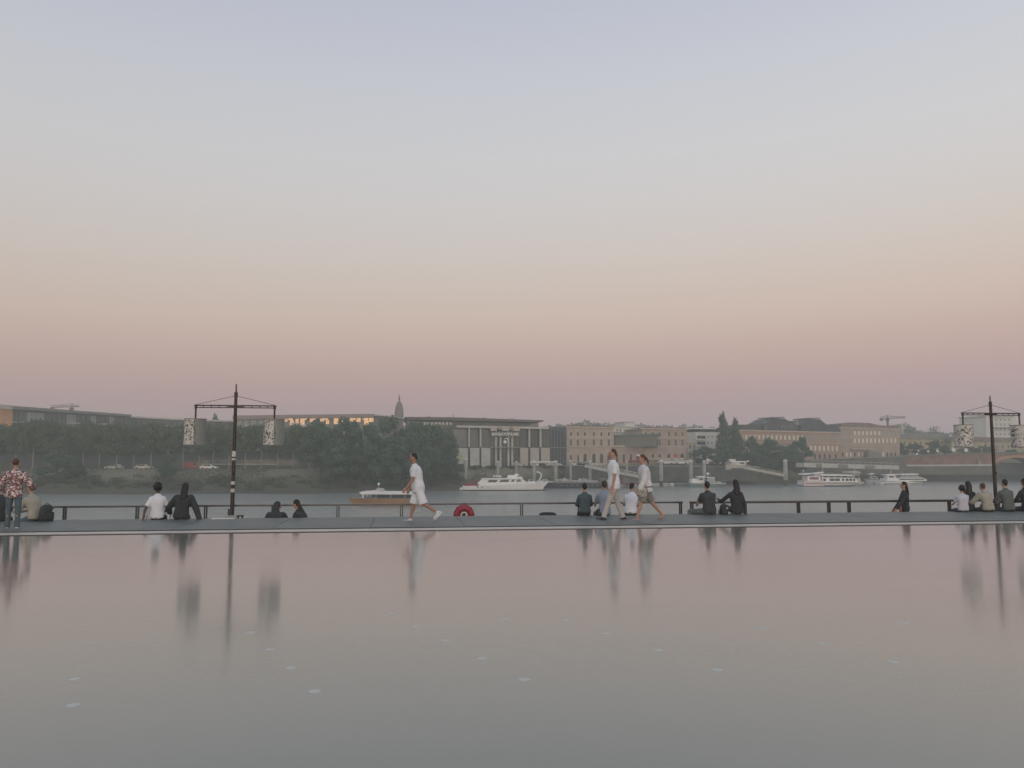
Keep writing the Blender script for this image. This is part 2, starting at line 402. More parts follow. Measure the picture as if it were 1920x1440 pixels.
# ------------------------------------------------------------------ facades
class Fac:
    """A building whose front stands on the line P0-P1; features are read off in photo pixels and placed on that real plane."""
    def __init__(s, name, label, cat, pxL, yL, pxR, yR, base_z):
        a = at(pxL, 865, yL); b = at(pxR, 865, yR)
        s.p0 = Vector((a.x, a.y, 0)); s.d = (Vector((b.x, b.y, 0))-s.p0); s.len = s.d.length; s.d.normalize(); s.bz = base_z
        s.nrm = Vector((-s.d.y, s.d.x, 0))
        s.o = thing(name, label, cat, (a.x, a.y, base_z), math.atan2(s.d.y, s.d.x)) if name else None
        s.cache = {}
    def uz(s, px, py, w=0.0):
        d = ray(px, py); o = Vector((0, 0, CAMH)); t = (s.nrm.dot(s.p0)+w-s.nrm.dot(o))/s.nrm.dot(d)
        p = o+d*t
        return s.d.dot(p-s.p0), p.z-s.bz
    def box(s, name, px0, px1, top, bot, w0, w1, m, parent=None, zpx=None, mb=None, **k):
        """front at w0 (negative = towards the viewer), back at w1; bot None = to the ground"""
        zp = (px0+px1)/2 if zpx is None else zpx
        u0 = s.uz(px0, 865, w0)[0]; u1 = s.uz(px1, 865, w0)[0]; z1 = s.uz(zp, top, w0)[1]
        z0 = -1.5 if bot is None else s.uz(zp, bot, w0)[1]
        if mb is not None: mb.box(u0, u1, w0, w1, z0, z1); return
        return MB().box(u0, u1, w0, w1, z0, z1).build(name, m, parent or s.o, **k)
    def prism(s, name, pts, w0, w1, m, parent=None, mb=None, **k):
        prof = [s.uz(px, py, w0) for px, py in pts]
        if mb is not None: mb.prism(prof, w0, w1); return
        return MB().prism(prof, w0, w1).build(name, m, parent or s.o, **k)
    def window(s, pc, py0, py1, wpx, w, glass, frame, arch=False, name='window', label=None):
        u, z0 = s.uz(pc, py1, w); _, z1 = s.uz(pc, py0, w); ww = abs(s.uz(pc+wpx/2, py0, w)[0]-s.uz(pc-wpx/2, py0, w)[0])
        key = (round(ww, 1), round(z1-z0, 1), glass.name, frame.name, arch)
        if key not in s.cache:
            h = z1-z0; f = .10
            mb = MB(); mg = MB()
            if arch:
                n = 8; r = ww/2
                inn = [(r*math.cos(math.pi*i/n), h-r+r*math.sin(math.pi*i/n)) for i in range(n+1)]
                outr = [((r+f)*math.cos(math.pi*i/n), h-r+(r+f)*math.sin(math.pi*i/n)) for i in range(n+1)]
                inn = [(r, 0)]+inn+[(-r, 0)]; outr = [(r+f, 0)]+outr+[(-r-f, 0)]
                for i in range(len(inn)-1):
                    mb.prism([inn[i], outr[i], outr[i+1], inn[i+1]], -.09, .02)
                mg.prism(inn, -.03, .02)
            else:
                r = ww/2
                mb.box(-r-f, -r, -.09, .02, -f, h+f); mb.box(r, r+f, -.09, .02, -f, h+f); mb.box(-r, r, -.09, .02, h, h+f); mb.box(-r-f*.6, r+f*.6, -.16, .02, -f*1.1, 0)
                mb.box(-.02, .02, -.05, .02, 0, h)
                mg.box(-r, r, -.03, .02, 0, h)
            s.cache[key] = (mb.mesh('window', frame), mg.mesh('pane', glass))
        a, b = s.cache[key]
        o = link(name, a, s.o, (u, w, z0)); link('pane', b, o)
        if label: o['label'] = label
        return o

# --- glazed office block at the far left, its end wall coloured orange for the sunset light on it
f = Fac('office_building', 'long glazed office block with a sunset-coloured end wall behind the far left trees', 'building', -160, 192, 262, 250, -.3)
f.prism('wall', [(-160,757),(24,767),(24,905),(-160,905)], 0, 14, SUNSET_ORANGE, label='end wall with sunset light in its colour')
f.prism('parapet', [(-160,746),(24,760),(24,768),(-160,756)], -.4, 13, PALE2)
mb = MB(); f.prism(None, [(24.5,768),(245,781),(245,900),(24.5,900)], .8, 14, None, mb=mb); mb.build('glazed_wall', GLASSG, f.o)
f.prism('roof_edge', [(24.5,761),(243,777),(247,777.6),(247,780),(243,781),(24.5,767)], -.5, 14, GREYROOF)
for a, b in ((51,82),(125,143),(170,180),(205,214)):
    f.prism('wall_panel', [(a,770+a*.055),(b,770+b*.055),(b,800),(a,800)], .72, 1.0, GLASSP)
for a in (4,8,12,16,20): f.prism('wall_strip', [(a,767),(a+1.2,767.2),(a+1.2,800),(a,800)], -.06, .0, SUNSET_ORANGE)  # thin strips in the same sunset-lit orange
for a in range(30, 245, 9):
    f.prism('mullion', [(a,770+a*.054),(a+.8,770+a*.054),(a+.8,800),(a,800)], .66, .8, GREYROOF)
for a, b, t in ((132,150,792.5),(189,214,794),(24,45,790)):
    f.prism('balcony_slab', [(a,t),(b,t),(b,t+2.2),(a,t+2.2)], -.5, .8, PALE2)

# --- low grey building continuing to the right
f = Fac('low_office', 'low flat roofed grey building behind the left lamp mast', 'building', 246, 252, 452, 268, -.3)
f.prism('wall', [(246,784),(452,791),(452,900),(246,900)], 0, 12, DARKWALL)
f.prism('roof_edge', [(244,780),(320,784),(455,789.5),(455,792),(320,787),(244,783)], -.6, 12, PALE)
for a, b, t in ((289,316,797.5),(300,314,800),(404,414,801)):
    f.prism('balcony', [(a,t),(b,t),(b,t+4),(a,t+4)], -1.0, 0, PALE)
for a in range(255, 446, 11): f.window(a, 789+(a-250)*.03, 796+(a-250)*.03, 5, 0, GLASS, GREYROOF)

# --- the building with the sunset in its windows
f = Fac('sunset_building', 'long building whose top windows glow orange above the trees', 'building', 436, 262, 738, 250, -.3)
f.prism('wall', [(438,784),(700.5,777),(700.5,900),(438,900)], 0, 14, GREYROOF)
f.prism('roof_band', [(436,779),(560,777.5),(701,776),(701,783),(560,784.5),(436,787)], -.8, 14, mat('brown_grey_roof', (.30,.25,.22), .6, .08, .3))
f.prism('roof_slab', [(701.5,776.5),(738,780),(738,782),(701.5,779)], -1.2, 12, PALE)
f.prism('stair_tower', [(701.5,779.5),(735,783),(735,900),(701.5,900)], 0.2, 10, GLASSG)
for a in (536,547,557,567,584,604,614,630,640,660,672,687,696):
    f.window(a, 783.8+(a*7 % 3)*.7, 791+(a*5 % 4)*2, 8.5-(a % 3)*1.2, -.05, SUNSET_GLASS, SUNSET_ORANGE)
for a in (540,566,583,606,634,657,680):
    f.prism('window_band', [(a,784.8),(a+9,784.5),(a+9,787),(a,787)], -.9, -.82, SUNSET_GLASS)
for a in (449,462,475,489,503,517,528): f.window(a, 789, 797, 6, -.05, GLASSP, PALE)
for a, b, t in ((460,493,796),(546,560,793),(560,612,796.5)): f.prism('balcony', [(a,t),(b,t),(b,t+4.5),(a,t+4.5)], -.9, 0, PALE)

# --- long dark glazed shed behind the row of trees
f = Fac('riverside_shed', 'long dark shed with a blue glazed front behind the left tree trunks', 'building', -120, 208, 640, 214, -.3)
f.prism('wall', [(-120,846),(640,846),(640,890),(-120,890)], 0, 5, DARKWALL)
mb = MB(); f.prism(None, [(372,862),(560,862),(560,873),(372,873)], -.12, 0, None, mb=mb); mb.build('glazing', GLASSG, f.o)
f.prism('ledge', [(372,869.5),(520,869.5),(520,871.3),(372,871.3)], -.3, -.12, PALE)
for a in range(380, 560, 12): f.prism('mullion', [(a,862),(a+.8,862),(a+.8,873),(a,873)], -.2, -.12, GREYROOF)
f.prism('roof', [(-122,844),(642,844),(642,846),(-122,846)], -.5, 5.3, GREYROOF)

# --- bell shaped church dome far behind
c = at(748, 800, 380); k = 380/F
o = thing('church_dome', 'tall pointed stone church dome with a finial rising above the trees', 'church', (c.x, c.y, 0))
zc = lambda py: at(748, py, 380).z
pf = [(8.2,800),(8.2,780),(8.0,774),(7.5,768.5),(6.5,763),(4.9,758),(3.0,754.2),(1.4,752)]
mb = MB(); mb.rings([[(r*k*math.cos(t), r*k*math.sin(t), zc(py)) for t in [2*math.pi*i/20 for i in range(20)]] for r, py in pf]); mb.build('dome', mat('weathered_stone', (.23,.18,.15), .85, .15, .5), o, smooth=True)
for i in range(10):
    t = 2*math.pi*i/10; mb = MB()
    for (r0, y0), (r1, y1) in zip(pf[1:], pf[2:]): mb.tube((r0*k*math.cos(t), r0*k*math.sin(t), zc(y0)), (r1*k*math.cos(t), r1*k*math.sin(t), zc(y1)), .1, n=5)
    mb.build('rib', MATS['weathered_stone'], o)
pf = [(1.4,751),(2.0,749.5),(1.2,747),(1.5,745),(.6,743),(.25,739)]
mb = MB(); mb.rings([[(r*k*math.cos(t), r*k*math.sin(t), zc(py)) for t in [2*math.pi*i/10 for i in range(10)]] for r, py in pf]); mb.build('finial', BARK, o)
mb = MB(); mb.rings([[(8.0*k*math.cos(t), 8.0*k*math.sin(t), z) for t in [2*math.pi*i/16 for i in range(16)]] for z in (-.5, zc(799))]); mb.build('drum', MATS['weathered_stone'], o)

# --- bank with the colonnade and its sign
f = Fac('bank_building', 'broad grey bank headquarters with white columns and a BANQUE POPULAIRE sign', 'building', 756, 226, 1034, 233, .1)
f.prism('wall', [(764,803),(1032,806),(1032,885),(764,885)], 3.2, 20, DARKWALL)
f.prism('attic', [(764,788),(1010,794),(1010,806),(764,802)], 2.0, 20, mat('grey_attic', (.17,.185,.175), .7, .1, .4))
f.prism('roof', [(760,781.5),(858,782.5),(1019,788),(1020,790),(1011,791.5),(764,786.5)], -1.5, 20, mat('dark_roof_edge', (.13,.115,.11), .6, .1, .5))
f.prism('beam', [(856,797.5),(1029,800.5),(1029,804.5),(856,801.5)], -.5, 2.4, PALE)
for a in range(768, 852, 7): f.window(a, 791.5, 796.5, 4, 1.95, GLASSP, GREYROOF)
for a in range(996, 1011, 4): f.window(a, 793.5, 797.5, 2, 1.95, GLASSP, PALE)
for a, b in ((850,879),(883,900.5),(904,919.5),(976,990),(995,1010.5),(1015,1031)):
    mb = MB(); f.prism(None, [(a,802.5+(a-850)*.018),(b,802.5+(b-850)*.018),(b,838),(a,838)], 2.9, 3.15, None, mb=mb); g = mb.build('glazed_bay', GLASS, f.o)
    for j in range(1, 3):
        x = a+(b-a)*j/3; f.prism('mullion', [(x,803.5+(x-850)*.018),(x+.5,803.5+(x-850)*.018),(x+.5,838),(x,838)], 2.82, 2.9, GREYROOF)
    f.prism('floor_band', [(a,827),(b,827.3),(b,828.6),(a,828.3)], 2.8, 2.9, DARKWALL)
for a in (879.5,901,992.5,1013.5):
    mb = MB(); u, z0 = f.uz(a, 838, .6); _, z1 = f.uz(a, 801.5+(a-860)*.018, .6); mb.tube((u, .6, z0), (u, .6, z1), .31, n=12); mb.tube((u, .6, z0), (u, .6, z0+.5), .32, n=12); mb.build('column', PALE, f.o)
for a, b in ((852,877.5),(881.5,899),(902.5,919.5),(975.5,990.5),(994.5,1011),(1014.5,1031)):
    f.prism('wall_panel', [(a,839.5),(b,840),(b,885),(a,885)], .2, 2.6, PALE2 if a > 970 else PALE)
for a, b in ((920,932),(941,955),(962,975)):
    f.prism('cornice_block', [(a,800),(b,800.3),(b,808.2),(a,808)], -.6, 2.0, PALE2)
f.prism('cornice_block', [(934.5,800),(938.5,800),(938.5,806),(934.5,806)], -.5, 2.0, STONE2); f.prism('cornice_block', [(956.5,800),(960.5,800),(960.5,806),(956.5,806)], -.5, 2.0, STONE2)
for a in (930,938.5,953.5,960.5):
    f.prism('pilaster', [(a-1.7,808.5),(a+1.7,808.5),(a+1.7,885),(a-1.7,885)], 1.0, 3.2, PALE)
mb = MB(); f.prism(None, [(920,820),(975,820),(975,885),(920,885)], 2.6, 3.1, None, mb=mb); mb.build('glazed_bay', GLASS, f.o)
for j in range(7): f.prism('mullion', [(922+j*8,820),(922.6+j*8,820),(922.6+j*8,885),(922+j*8,885)], 2.5, 2.6, GREYROOF)
f.prism('canopy', [(919,838),(976,838.5),(976,840.5),(919,840)], 0, 2.6, GREYROOF)
f.prism('sign_board', [(920,809.5),(975,810),(975,818.5),(920,818)], .1, .9, mat('dark_sign', (.13,.14,.13), .6, .1, 1))
cu = bpy.data.curves.new('lettering', 'FONT'); cu.body = 'BANQUE POPULAIRE'; cu.align_x = 'CENTER'; cu.align_y = 'CENTER'; cu.extrude = .04; cu.size = 1.0; cu.offset = .02
u, z = f.uz(947.5, 814, 0); wd = f.uz(974, 814, 0)[0]-f.uz(921, 814, 0)[0]
o = bpy.data.objects.new('lettering', cu); COL.objects.link(o); o.parent = f.o; o.location = (u, .02, z); o.rotation_euler = (math.pi/2, 0, 0)
o.scale = (wd/9.9, 1.12, 1); cu.materials.append(WHITE)
lm = bpy.data.meshes.new_from_object(o); bpy.data.objects.remove(o); o = link('lettering', lm, f.o, (u, .02, z)); o.rotation_euler = (math.pi/2, 0, 0); o.scale = (wd/9.9, 1.12, 1)
u, z = f.uz(947, 828.5, .6); mb = MB(); mb.rings([[(r*math.cos(t), y, r*.95*math.sin(t)) for t in [2*math.pi*i/20 for i in range(20)]] for y, r in ((0,.5),(.12,.5))])
mb.torus((.38, .06, .62), .42, .14, n=14, m=6, a0=-.6, a1=3.0); o = mb.build('emblem', WHITE, f.o); o.location = (u, .6, z)
mb = MB(); f.prism(None, [(858,852),(867.5,852),(867.5,863.5),(858,863.5)], .08, .2, None, mb=mb); mb.build('window', mat('yellow_green_pane', (.42,.45,.22), .4, .1, 1), f.o)  # pane in one yellowish green colour
f.prism('roof_mast', [(849,776),(849.8,776),(851.5,783),(850.5,783)], 1, 1.15, DARKM)
f.prism('roof_lantern', [(842,780),(846,780),(846,783),(842,783)], 1, 2, WHITEB)
for a in (800, 905, 958): f.prism('roof_vent', [(a,780.6+(a-780)*.02),(a+7,780.6+(a-780)*.02),(a+7,784),(a,784)], 4, 6, GREYROOF)
# --- dark glazed annexe
f = Fac('glass_annexe', 'dark blue glazed annexe between the bank and the stone station', 'building', 1031, 236, 1062, 240, .4)
f.prism('wall', [(1031.5,806),(1062,808),(1062,885),(1031.5,885)], 0, 12, GLASS)
f.prism('roof', [(1030,800),(1062,801),(1062,808),(1030,806)], .5, 12, DARKWALL)
for a in range(1033, 1062, 6): f.prism('mullion', [(a,807),(a+.6,807),(a+.6,868),(a,868)], -.12, 0, GREYROOF)
f.prism('floor_band', [(1031.5,838),(1062,838.5),(1062,840),(1031.5,839.5)], -.15, 0, GREYROOF)

# --- old stone station : two wings and a low arcade
def wing(name, label, a, b, top, ya, yb, cols, up=True):
    f = Fac(name, label, 'building', a, ya, b, yb, .9)
    f.prism('wall', [(a,top+2),(b,top+4),(b,880),(a,880)], 0, 16, STONE if a < 1150 else STONE2)
    f.prism('cornice', [(a-1.2,top),(b+1.2,top+2),(b+1.2,top+4.2),(a-1.2,top+2.2)], -.45, 15, STONE_TRIM)
    for y in (821,836.5): f.prism('string_course', [(a-.3,y),(b+.3,y+.4),(b+.3,y+1.8),(a-.3,y+1.4)], -.3, 0, STONE_TRIM)
    f.prism('roof', [(a+1,top),(b-1,top+2),(b-6,top-.2),(a+6,top-1.8)], 1.0, 13, TILE)
    for a2 in (a+5, (a+b)/2, b-8):
        f.prism('chimney', [(a2,top-3.6),(a2+3,top-3.6),(a2+3,top),(a2,top)], 5, 6, STONE2)
    for x in cols:
        f.window(x, 810, 817, 3.2, 0, GLASS, STONE_TRIM, True); f.window(x, 824.5, 835.5, 3.4, 0, GLASS, STONE_TRIM)
    return f
f = wing('stone_station', 'three storey sandstone station wing with arched ground floor doors', 1061, 1150.5, 799, 241, 244, (1070.5,1083.5,1096.5,1113.5,1127.5,1141.5))
for x in (1070.5, 1084): f.window(x, 853, 867, 3, 0, GLASS, STONE_TRIM, True)
for x in (1097,1113.5,1128,1142): f.window(x, 850.5, 868, 6.2, 0, GLASS, STONE_TRIM, True)
f.prism('downpipe', [(1105,802),(1106,802),(1106,868),(1105,868)], -.15, 0, STONE_TRIM)
f = wing('stone_station_wing', 'right hand stone station wing with a red awning over one arch', 1203, 1288, 802, 247, 250, (1211,1224,1237,1254.5,1267,1279.5))
for x in (1224,1237): f.window(x, 851, 858, 4.5, -.5, GLASS, STONE_TRIM, True)
for x, m_, l_ in ((1254,GLASS,None),(1266.5,mat('red_awning', (.5,.05,.06), .7, .1, 1),'red half round awning over white arch'),(1279,GLASS,None)): f.window(x, 850.5, 858.5, 6, -.5, m_, STONE_TRIM, True, label=l_)
for a in (1253, 1265, 1278): f.prism('shop_blind', [(a-3,858.8),(a+4.5,858.8),(a+4.5,861.5),(a-3,861.5)], -1.2, -.5, WHITEB)
f.prism('shop_front', [(1206,838.5),(1288,838.5),(1288,880),(1206,880)], -.46, 0, STONE2)
f.prism('terrace_awning', [(1216,859.5),(1257,859.5),(1257,862),(1216,862)], -2.5, -.5, PALE2)
f = Fac('arcade_link', 'low stone arcade joining the two station wings under a dark glass roof', 'building', 1150.8, 244.5, 1205, 247, .9)
f.prism('wall', [(1150.8,838.5),(1205.5,838.5),(1205.5,880),(1150.8,880)], -.5, 10, STONE2)
f.prism('cornice', [(1150.8,835),(1205.8,835.5),(1205.8,838.5),(1150.8,838)], -.8, 10, STONE_TRIM)
for x in (1157,1169.5,1183): f.window(x, 851, 867, 4, -.5, GLASS, STONE_TRIM, True)
o = f.window(1197, 850, 867, 8, -.5, GLASS, STONE_TRIM, True, name='doorway')
f.prism('lamp_panel', [(1194,851.5),(1200,852),(1200,855.5),(1194,855)], -.75, -.58, mat('white_lamp_panel', (.85,.85,.82), .4, .02, 1))
f.prism('red_awning', [(1178,863),(1206,862),(1206,865),(1178,866)], -2.2, -.5, RED)
f = Fac('glass_hall', 'dark green glazed hall roof set between the station wings', 'building', 1151, 248.5, 1232, 245, 3.0)
f.prism('wall', [(1151,818),(1231,816),(1231,837),(1151,838)], -2.9, 10, GLASSG)
f.prism('roof', [(1150,815.5),(1233,813),(1233,816.5),(1150,818.5)], -3.6, 10, mat('green_copper', (.10,.16,.14), .6, .1, .5))
for a in range(1156, 1232, 8): f.prism('mullion', [(a,818.2),(a+.6,818.2),(a+.6,837),(a,837)], -3.02, -2.9, DARKWALL)
f = Fac('white_block', 'stepped white modern block behind the station glass hall', 'building', 1150, 276, 1203, 280, .9)
f.prism('wall', [(1150,800),(1199,801),(1199,880),(1150,880)], 0, 10, WHITEB)
f.prism('tower', [(1171,791.5),(1190,791.5),(1190,801),(1171,801)], 1.5, 8, WHITEB)
f.prism('roof_edge', [(1149,798.8),(1200,799.8),(1200,801.4),(1149,800.4)], -.5, 10, PALE)
f.prism('tower_roof', [(1170,790.4),(1191,790.4),(1191,791.7),(1170,791.7)], 1.0, 8.4, PALE)
for x in (1157,1163,1178,1186): f.window(x, 804.5, 808, 3, 0, GLASS, WHITEB)
for y in (809.5, 814): f.prism('balcony', [(1152,y),(1182,y),(1182,y+1.4),(1152,y+1.4)], -.9, 0, PALE)
f = Fac('pale_shop', 'small pale two storey house right of the station under the trees', 'building', 1289, 250, 1306, 252, 1.0)
f.prism('wall', [(1289,830),(1306,830),(1306,880),(1289,880)], 0, 8, PALE2)
f.prism('roof', [(1288,827.5),(1307,827.5),(1307,830),(1288,830)], -.4, 8, STONE_TRIM)
for x in (1294,1301): f.window(x, 834, 841, 3, 0, GLASS, STONE_TRIM); f.window(x, 848, 858, 3, 0, GLASS, STONE_TRIM)
# --- white flats
f = Fac('white_flats', 'white modern flats with recessed balconies beside the tall poplars', 'building', 1304, 262, 1362, 268, 1.0)
f.prism('wall', [(1305,810),(1362,810.5),(1362,880),(1305,880)], 0, 12, WHITEB)
f.prism('top_storey', [(1310,804.5),(1362,805),(1362,810),(1310,809.5)], 1.5, 12, GLASS)
f.prism('roof', [(1304,802.5),(1363,803),(1363,804.8),(1304,804.3)], -.3, 12, WHITE)
for y in (817, 828.5):
    mb = MB(); f.prism(None, [(1307,y),(1323,y),(1323,y+7),(1307,y+7)], -.06, 0, None, mb=mb); mb.build('loggia', GLASS, f.o)
    f.prism('balcony', [(1306.5,y+5.5),(1323.5,y+5.5),(1323.5,y+8.5),(1306.5,y+8.5)], -.9, -.06, WHITEB)
    for x in (1327.5,1335,1343): f.window(x, y, y+3.2, 2.2, 0, GLASS, WHITEB)
# --- long stone building with mansard pavilions
f = Fac('mansard_building', 'long pinkish stone building with two slate mansard pavilions', 'building', 1386, 268, 1576, 282, 1.5)
f.prism('wall', [(1386,807.5),(1576,812),(1576,885),(1386,885)], 0, 14, mat('rosy_stone', (.43,.31,.25), .85, .12, .3))
f.prism('cornice', [(1385,805.5),(1577,810),(1577,812.4),(1385,808)], -.5, 0, STONE_TRIM)
f.prism('roof', [(1386,806),(1576,810),(1576,797),(1530,797),(1388,796)], .8, 12, SLATE)
for pts in ([(1432,806.5),(1496,808),(1495,797.5),(1490,795.5),(1486,792),(1478,788.5),(1471,785),(1451,785),(1447,787.5),(1441,791),(1436,793),(1433,797)], [(1502,808),(1556,809.5),(1556,797.5),(1550,796),(1544,791.5),(1538,786.5),(1518,786.5),(1513,790),(1507,794.5),(1502,796.5)]):
    f.prism('pavilion_roof', pts, -.3, 10, SLATE)
for a, b, t in ((1450,1471,781.7),(1518,1538,783.2)): f.prism('roof_terrace', [(a,t),(b,t),(b,t+2.2),(a,t+2.2)], .3, 9, GREYROOF)
for a in (1434,1494): f.prism('chimney', [(a,791),(a+3,791),(a+3,800),(a,800)], 1, 2.5, STONE2)
for x in (1469,1478,1487,1437): f.window(x, 798, 805, 3.4, -.35, GLASS, STONE_TRIM, True, name='dormer')
f.prism('string_course', [(1386,828),(1576,830.5),(1576,832),(1386,829.5)], -.25, 0, STONE_TRIM)
SHUT = mat('pale_shutter', (.80,.74,.64), .8, .06, .8)
for i in range(23):
    x = 1391+i*8.1
    f.window(x, 815.5+i*.1, 823.5+i*.1, 3.2, 0, SHUT if i < 15 else GLASSP, STONE_TRIM)
    f.window(x, 834+i*.1, 843.5+i*.1, 3.2, 0, SHUT, STONE_TRIM)
for x in (1528,1537,1546,1556,1567): f.window(x, 851, 860, 4, 0, GLASS, STONE_TRIM, True)
f = Fac('stone_block', 'square reddish stone block with rows of pale windows right of the mansards', 'building', 1574, 284, 1687, 288, 2.5)
f.prism('wall', [(1574,802),(1687,805),(1687,885),(1574,885)], -.6, 14, STONE2)
f.prism('roof', [(1575,802),(1686,805),(1684,798.5),(1650,797.5),(1630,793),(1592,792),(1578,794.5)], .3, 13, TILE)
f.prism('cornice', [(1573,800.8),(1688,804),(1688,806.2),(1573,803)], -1.1, -.6, STONE_TRIM)
f.prism('downpipe', [(1593,804),(1594,804),(1594,858),(1593,858)], -.75, -.6, STONE_TRIM)
for y in (819.2, 833.8): f.prism('string_course', [(1574,y),(1687,y+.8),(1687,y+2),(1574,y+1.2)], -.85, -.6, STONE_TRIM)
for i in range(14):
    x = 1580+i*7.6
    f.window(x, 808.5, 815.5, 3.4, -.6, SHUT if 2 < i < 10 else GLASSP, STONE_TRIM)
    f.window(x, 822, 830.5, 3.4, -.6, SHUT if i > 2 else GLASSP, STONE_TRIM)
    if i not in (8, 9): f.window(x, 848, 856, 3.6, -.6, GLASS if i > 10 or i % 3 == 0 else SHUT, STONE_TRIM, True)
for i in range(4): f.prism('awning', [(1599+i*10,840.5),(1607+i*10,840.5),(1608+i*10,843),(1598+i*10,843)], -2, -.6, PALE2)
f.prism('bus_shelter_wall', [(1628,846),(1654,847),(1654,857),(1628,857)], -4, -2, GREYROOF)
# --- yellow houses at the right
f = Fac('yellow_house', 'low yellow rendered house with a hipped grey roof behind the right trees', 'building', 1688, 300, 1782, 305, 3.5)
f.prism('wall', [(1688,822),(1782,824),(1782,885),(1688,885)], 0, 10, YELLOW)
f.prism('roof', [(1686,822.5),(1784,824.8),(1768,814),(1730,811.5),(1704,812)], -.6, 11, GREYROOF)
f.prism('chimney', [(1690,794.5),(1694,794.5),(1694,822),(1690,822)], 2, 3.5, PALE2)
for i in range(9): f.window(1696+i*10, 828, 834, 3, 0, GLASS, STONE_TRIM)
f = Fac('yellow_terrace', 'long low yellow terrace with a red brown roof behind the right lamp mast', 'building', 1784, 300, 1960, 296, 3.8)
f.prism('wall', [(1784,826.5),(1960,829),(1960,885),(1784,885)], 0, 10, YELLOW)
f.prism('roof', [(1782,827.5),(1962,830),(1955,822),(1790,818)], -.6, 11, TILE)
f.prism('side_wall', [(1850,829),(1882,829.5),(1882,885),(1850,885)], -.8, 0, STONE2, label='pinkish stone part of the terrace wall')
for i in range(14): f.window(1792+i*11, 834, 841, 3, -.02 if not 1848 < 1792+i*11 < 1884 else -.8, GLASS, STONE_TRIM)
f = Fac('white_tower', 'tall plain white tower block behind the right lamp mast', 'building', 1846, 345, 1925, 352, 3)
f.prism('wall', [(1849,781),(1861,781),(1861,850),(1849,850)], .0, 14, WHITEB)
f.prism('main_wall', [(1861.5,779),(1905,780),(1905,850),(1861.5,850)], 1.0, 14, WHITEB)
f.prism('roof', [(1848,779),(1906,777.5),(1906,780),(1848,781)], -.4, 14.4, PALE)
f.prism('lower_roof', [(1868,801),(1905,801.5),(1905,803),(1868,802.5)], -1, 1, GREYROOF)
for j in range(4):
    for x in (1868,1876,1884,1892): f.window(x, 785+j*9, 789+j*9, 3.5, 1.0, GLASSP, WHITEB)

# ------------------------------------------------------------------ bridge and river walls
f = Fac('stone_bridge', 'long brick and stone bridge ramp with one flat arch at the right edge', 'bridge', 1640, 284, 2060, 270, .5)
def arc(c, r, py, h, n=14): return [(c-r*math.cos(math.pi*i/n), py-h*math.sin(math.pi*i/n)) for i in range(n+1)]
top = [(1640,858),(1720,853),(1800,849.5),(1860,848),(2060,847)]
mb = MB(); f.prism(None, top+[(2060,885),(1947,885)]+list(reversed(arc(1907, 40, 873, 15)))+[(1867,885),(1640,885)], 0, 12, None, mb=mb); mb.build('wall', BRICK, f.o)
ir = arc(1907, 40, 873, 15); orr = arc(1907, 47, 873, 20)
for i in range(14):
    f.prism('arch_stone', [ir[i], orr[i], orr[i+1], ir[i+1]], -.18, .6, BRICKP)
f.prism('parapet', top+[(x, y+3.4) for x, y in reversed(top)], -.5, 12.5, mat('grey_parapet', (.17,.17,.155), .85, .12, .5))
f.prism('ledge', [(1700,871.5),(1862,870.5),(1862,873.5),(1700,874.5)], -.7, 0, PALE)
f.prism('base_wall', [(1640,875),(1866,874),(1866,890),(1640,890)], -.5, .2, mat('stained_stone', (.16,.15,.125), .9, .15, .3))
for a in (1738, 1832): f.prism('buttress', [(a,857),(a+5,857),(a+5,880),(a,880)], -.35, 0, BRICK)
f.prism('marker_panel', [(1836,865),(1838,865),(1838,871),(1836,871)], -.5, -.36, PALE)
mb = MB(); f.prism(None, [(1867,868),(1948,868),(1948,890),(1867,890)], 11, 11.6, None, mb=mb); mb.build('vault_end', DARKWALL, f.o)
f = Fac('river_wall', 'grey stone river wall running below the square stone block', 'wall', 1500, 258, 1700, 282.5, 0)
f.prism('wall', [(1508,863),(1600,860),(1700,857),(1700,890),(1508,892)], 0, 2, MATS['stained_stone'])
f.prism('coping', [(1508,861.5),(1600,858.5),(1700,855.5),(1700,857),(1600,860),(1508,863)], -.2, 2.2, GREYROOF)
f = Fac('bank_wall', 'greenish grey river wall below the stone station and behind the pontoons', 'wall', 1040, 223, 1420, 242, -.2)
f.prism('wall', [(1060,874),(1420,876),(1420,902),(1060,906)], 0, 2, mat('mossy_stone', (.13,.135,.11), .9, .2, .35))
f.prism('coping', [(1058,872),(1422,874),(1422,876.2),(1058,874.2)], -.3, 2.3, GREYROOF)
f = Fac('ferry_landing', 'long pale concrete landing stage deck behind the two river ferries', 'landing stage', 1506, 240, 1690, 256, -1.5)
f.prism('deck', [(1508,867.5),(1686,873),(1686,880.5),(1508,876)], 0, 3.5, PALE)
for a, b in ((1531,1541),(1572,1590),(1622,1640)): f.prism('side_panel', [(a,868.8+(a-1508)*.03),(b,868.8+(b-1508)*.03),(b,875.5+(b-1508)*.026),(a,875.5+(a-1508)*.026)], -.12, 0, GREYROOF)
for i in range(18):
    x = 1512+i*10; f.prism('rail_post', [(x,862.6+i*.33),(x+.6,862.6+i*.33),(x+.6,868+i*.33),(x,868+i*.33)], .2, .28, PILE)
f.prism('handrail', [(1508,862.3),(1686,868.2),(1686,869),(1508,863.1)], .15, .33, PILE)
for x in (1540,1600,1668): f.prism('support_pile', [(x,876),(x+4,876),(x+4,905),(x,905)], 1, 1.8, PILE)

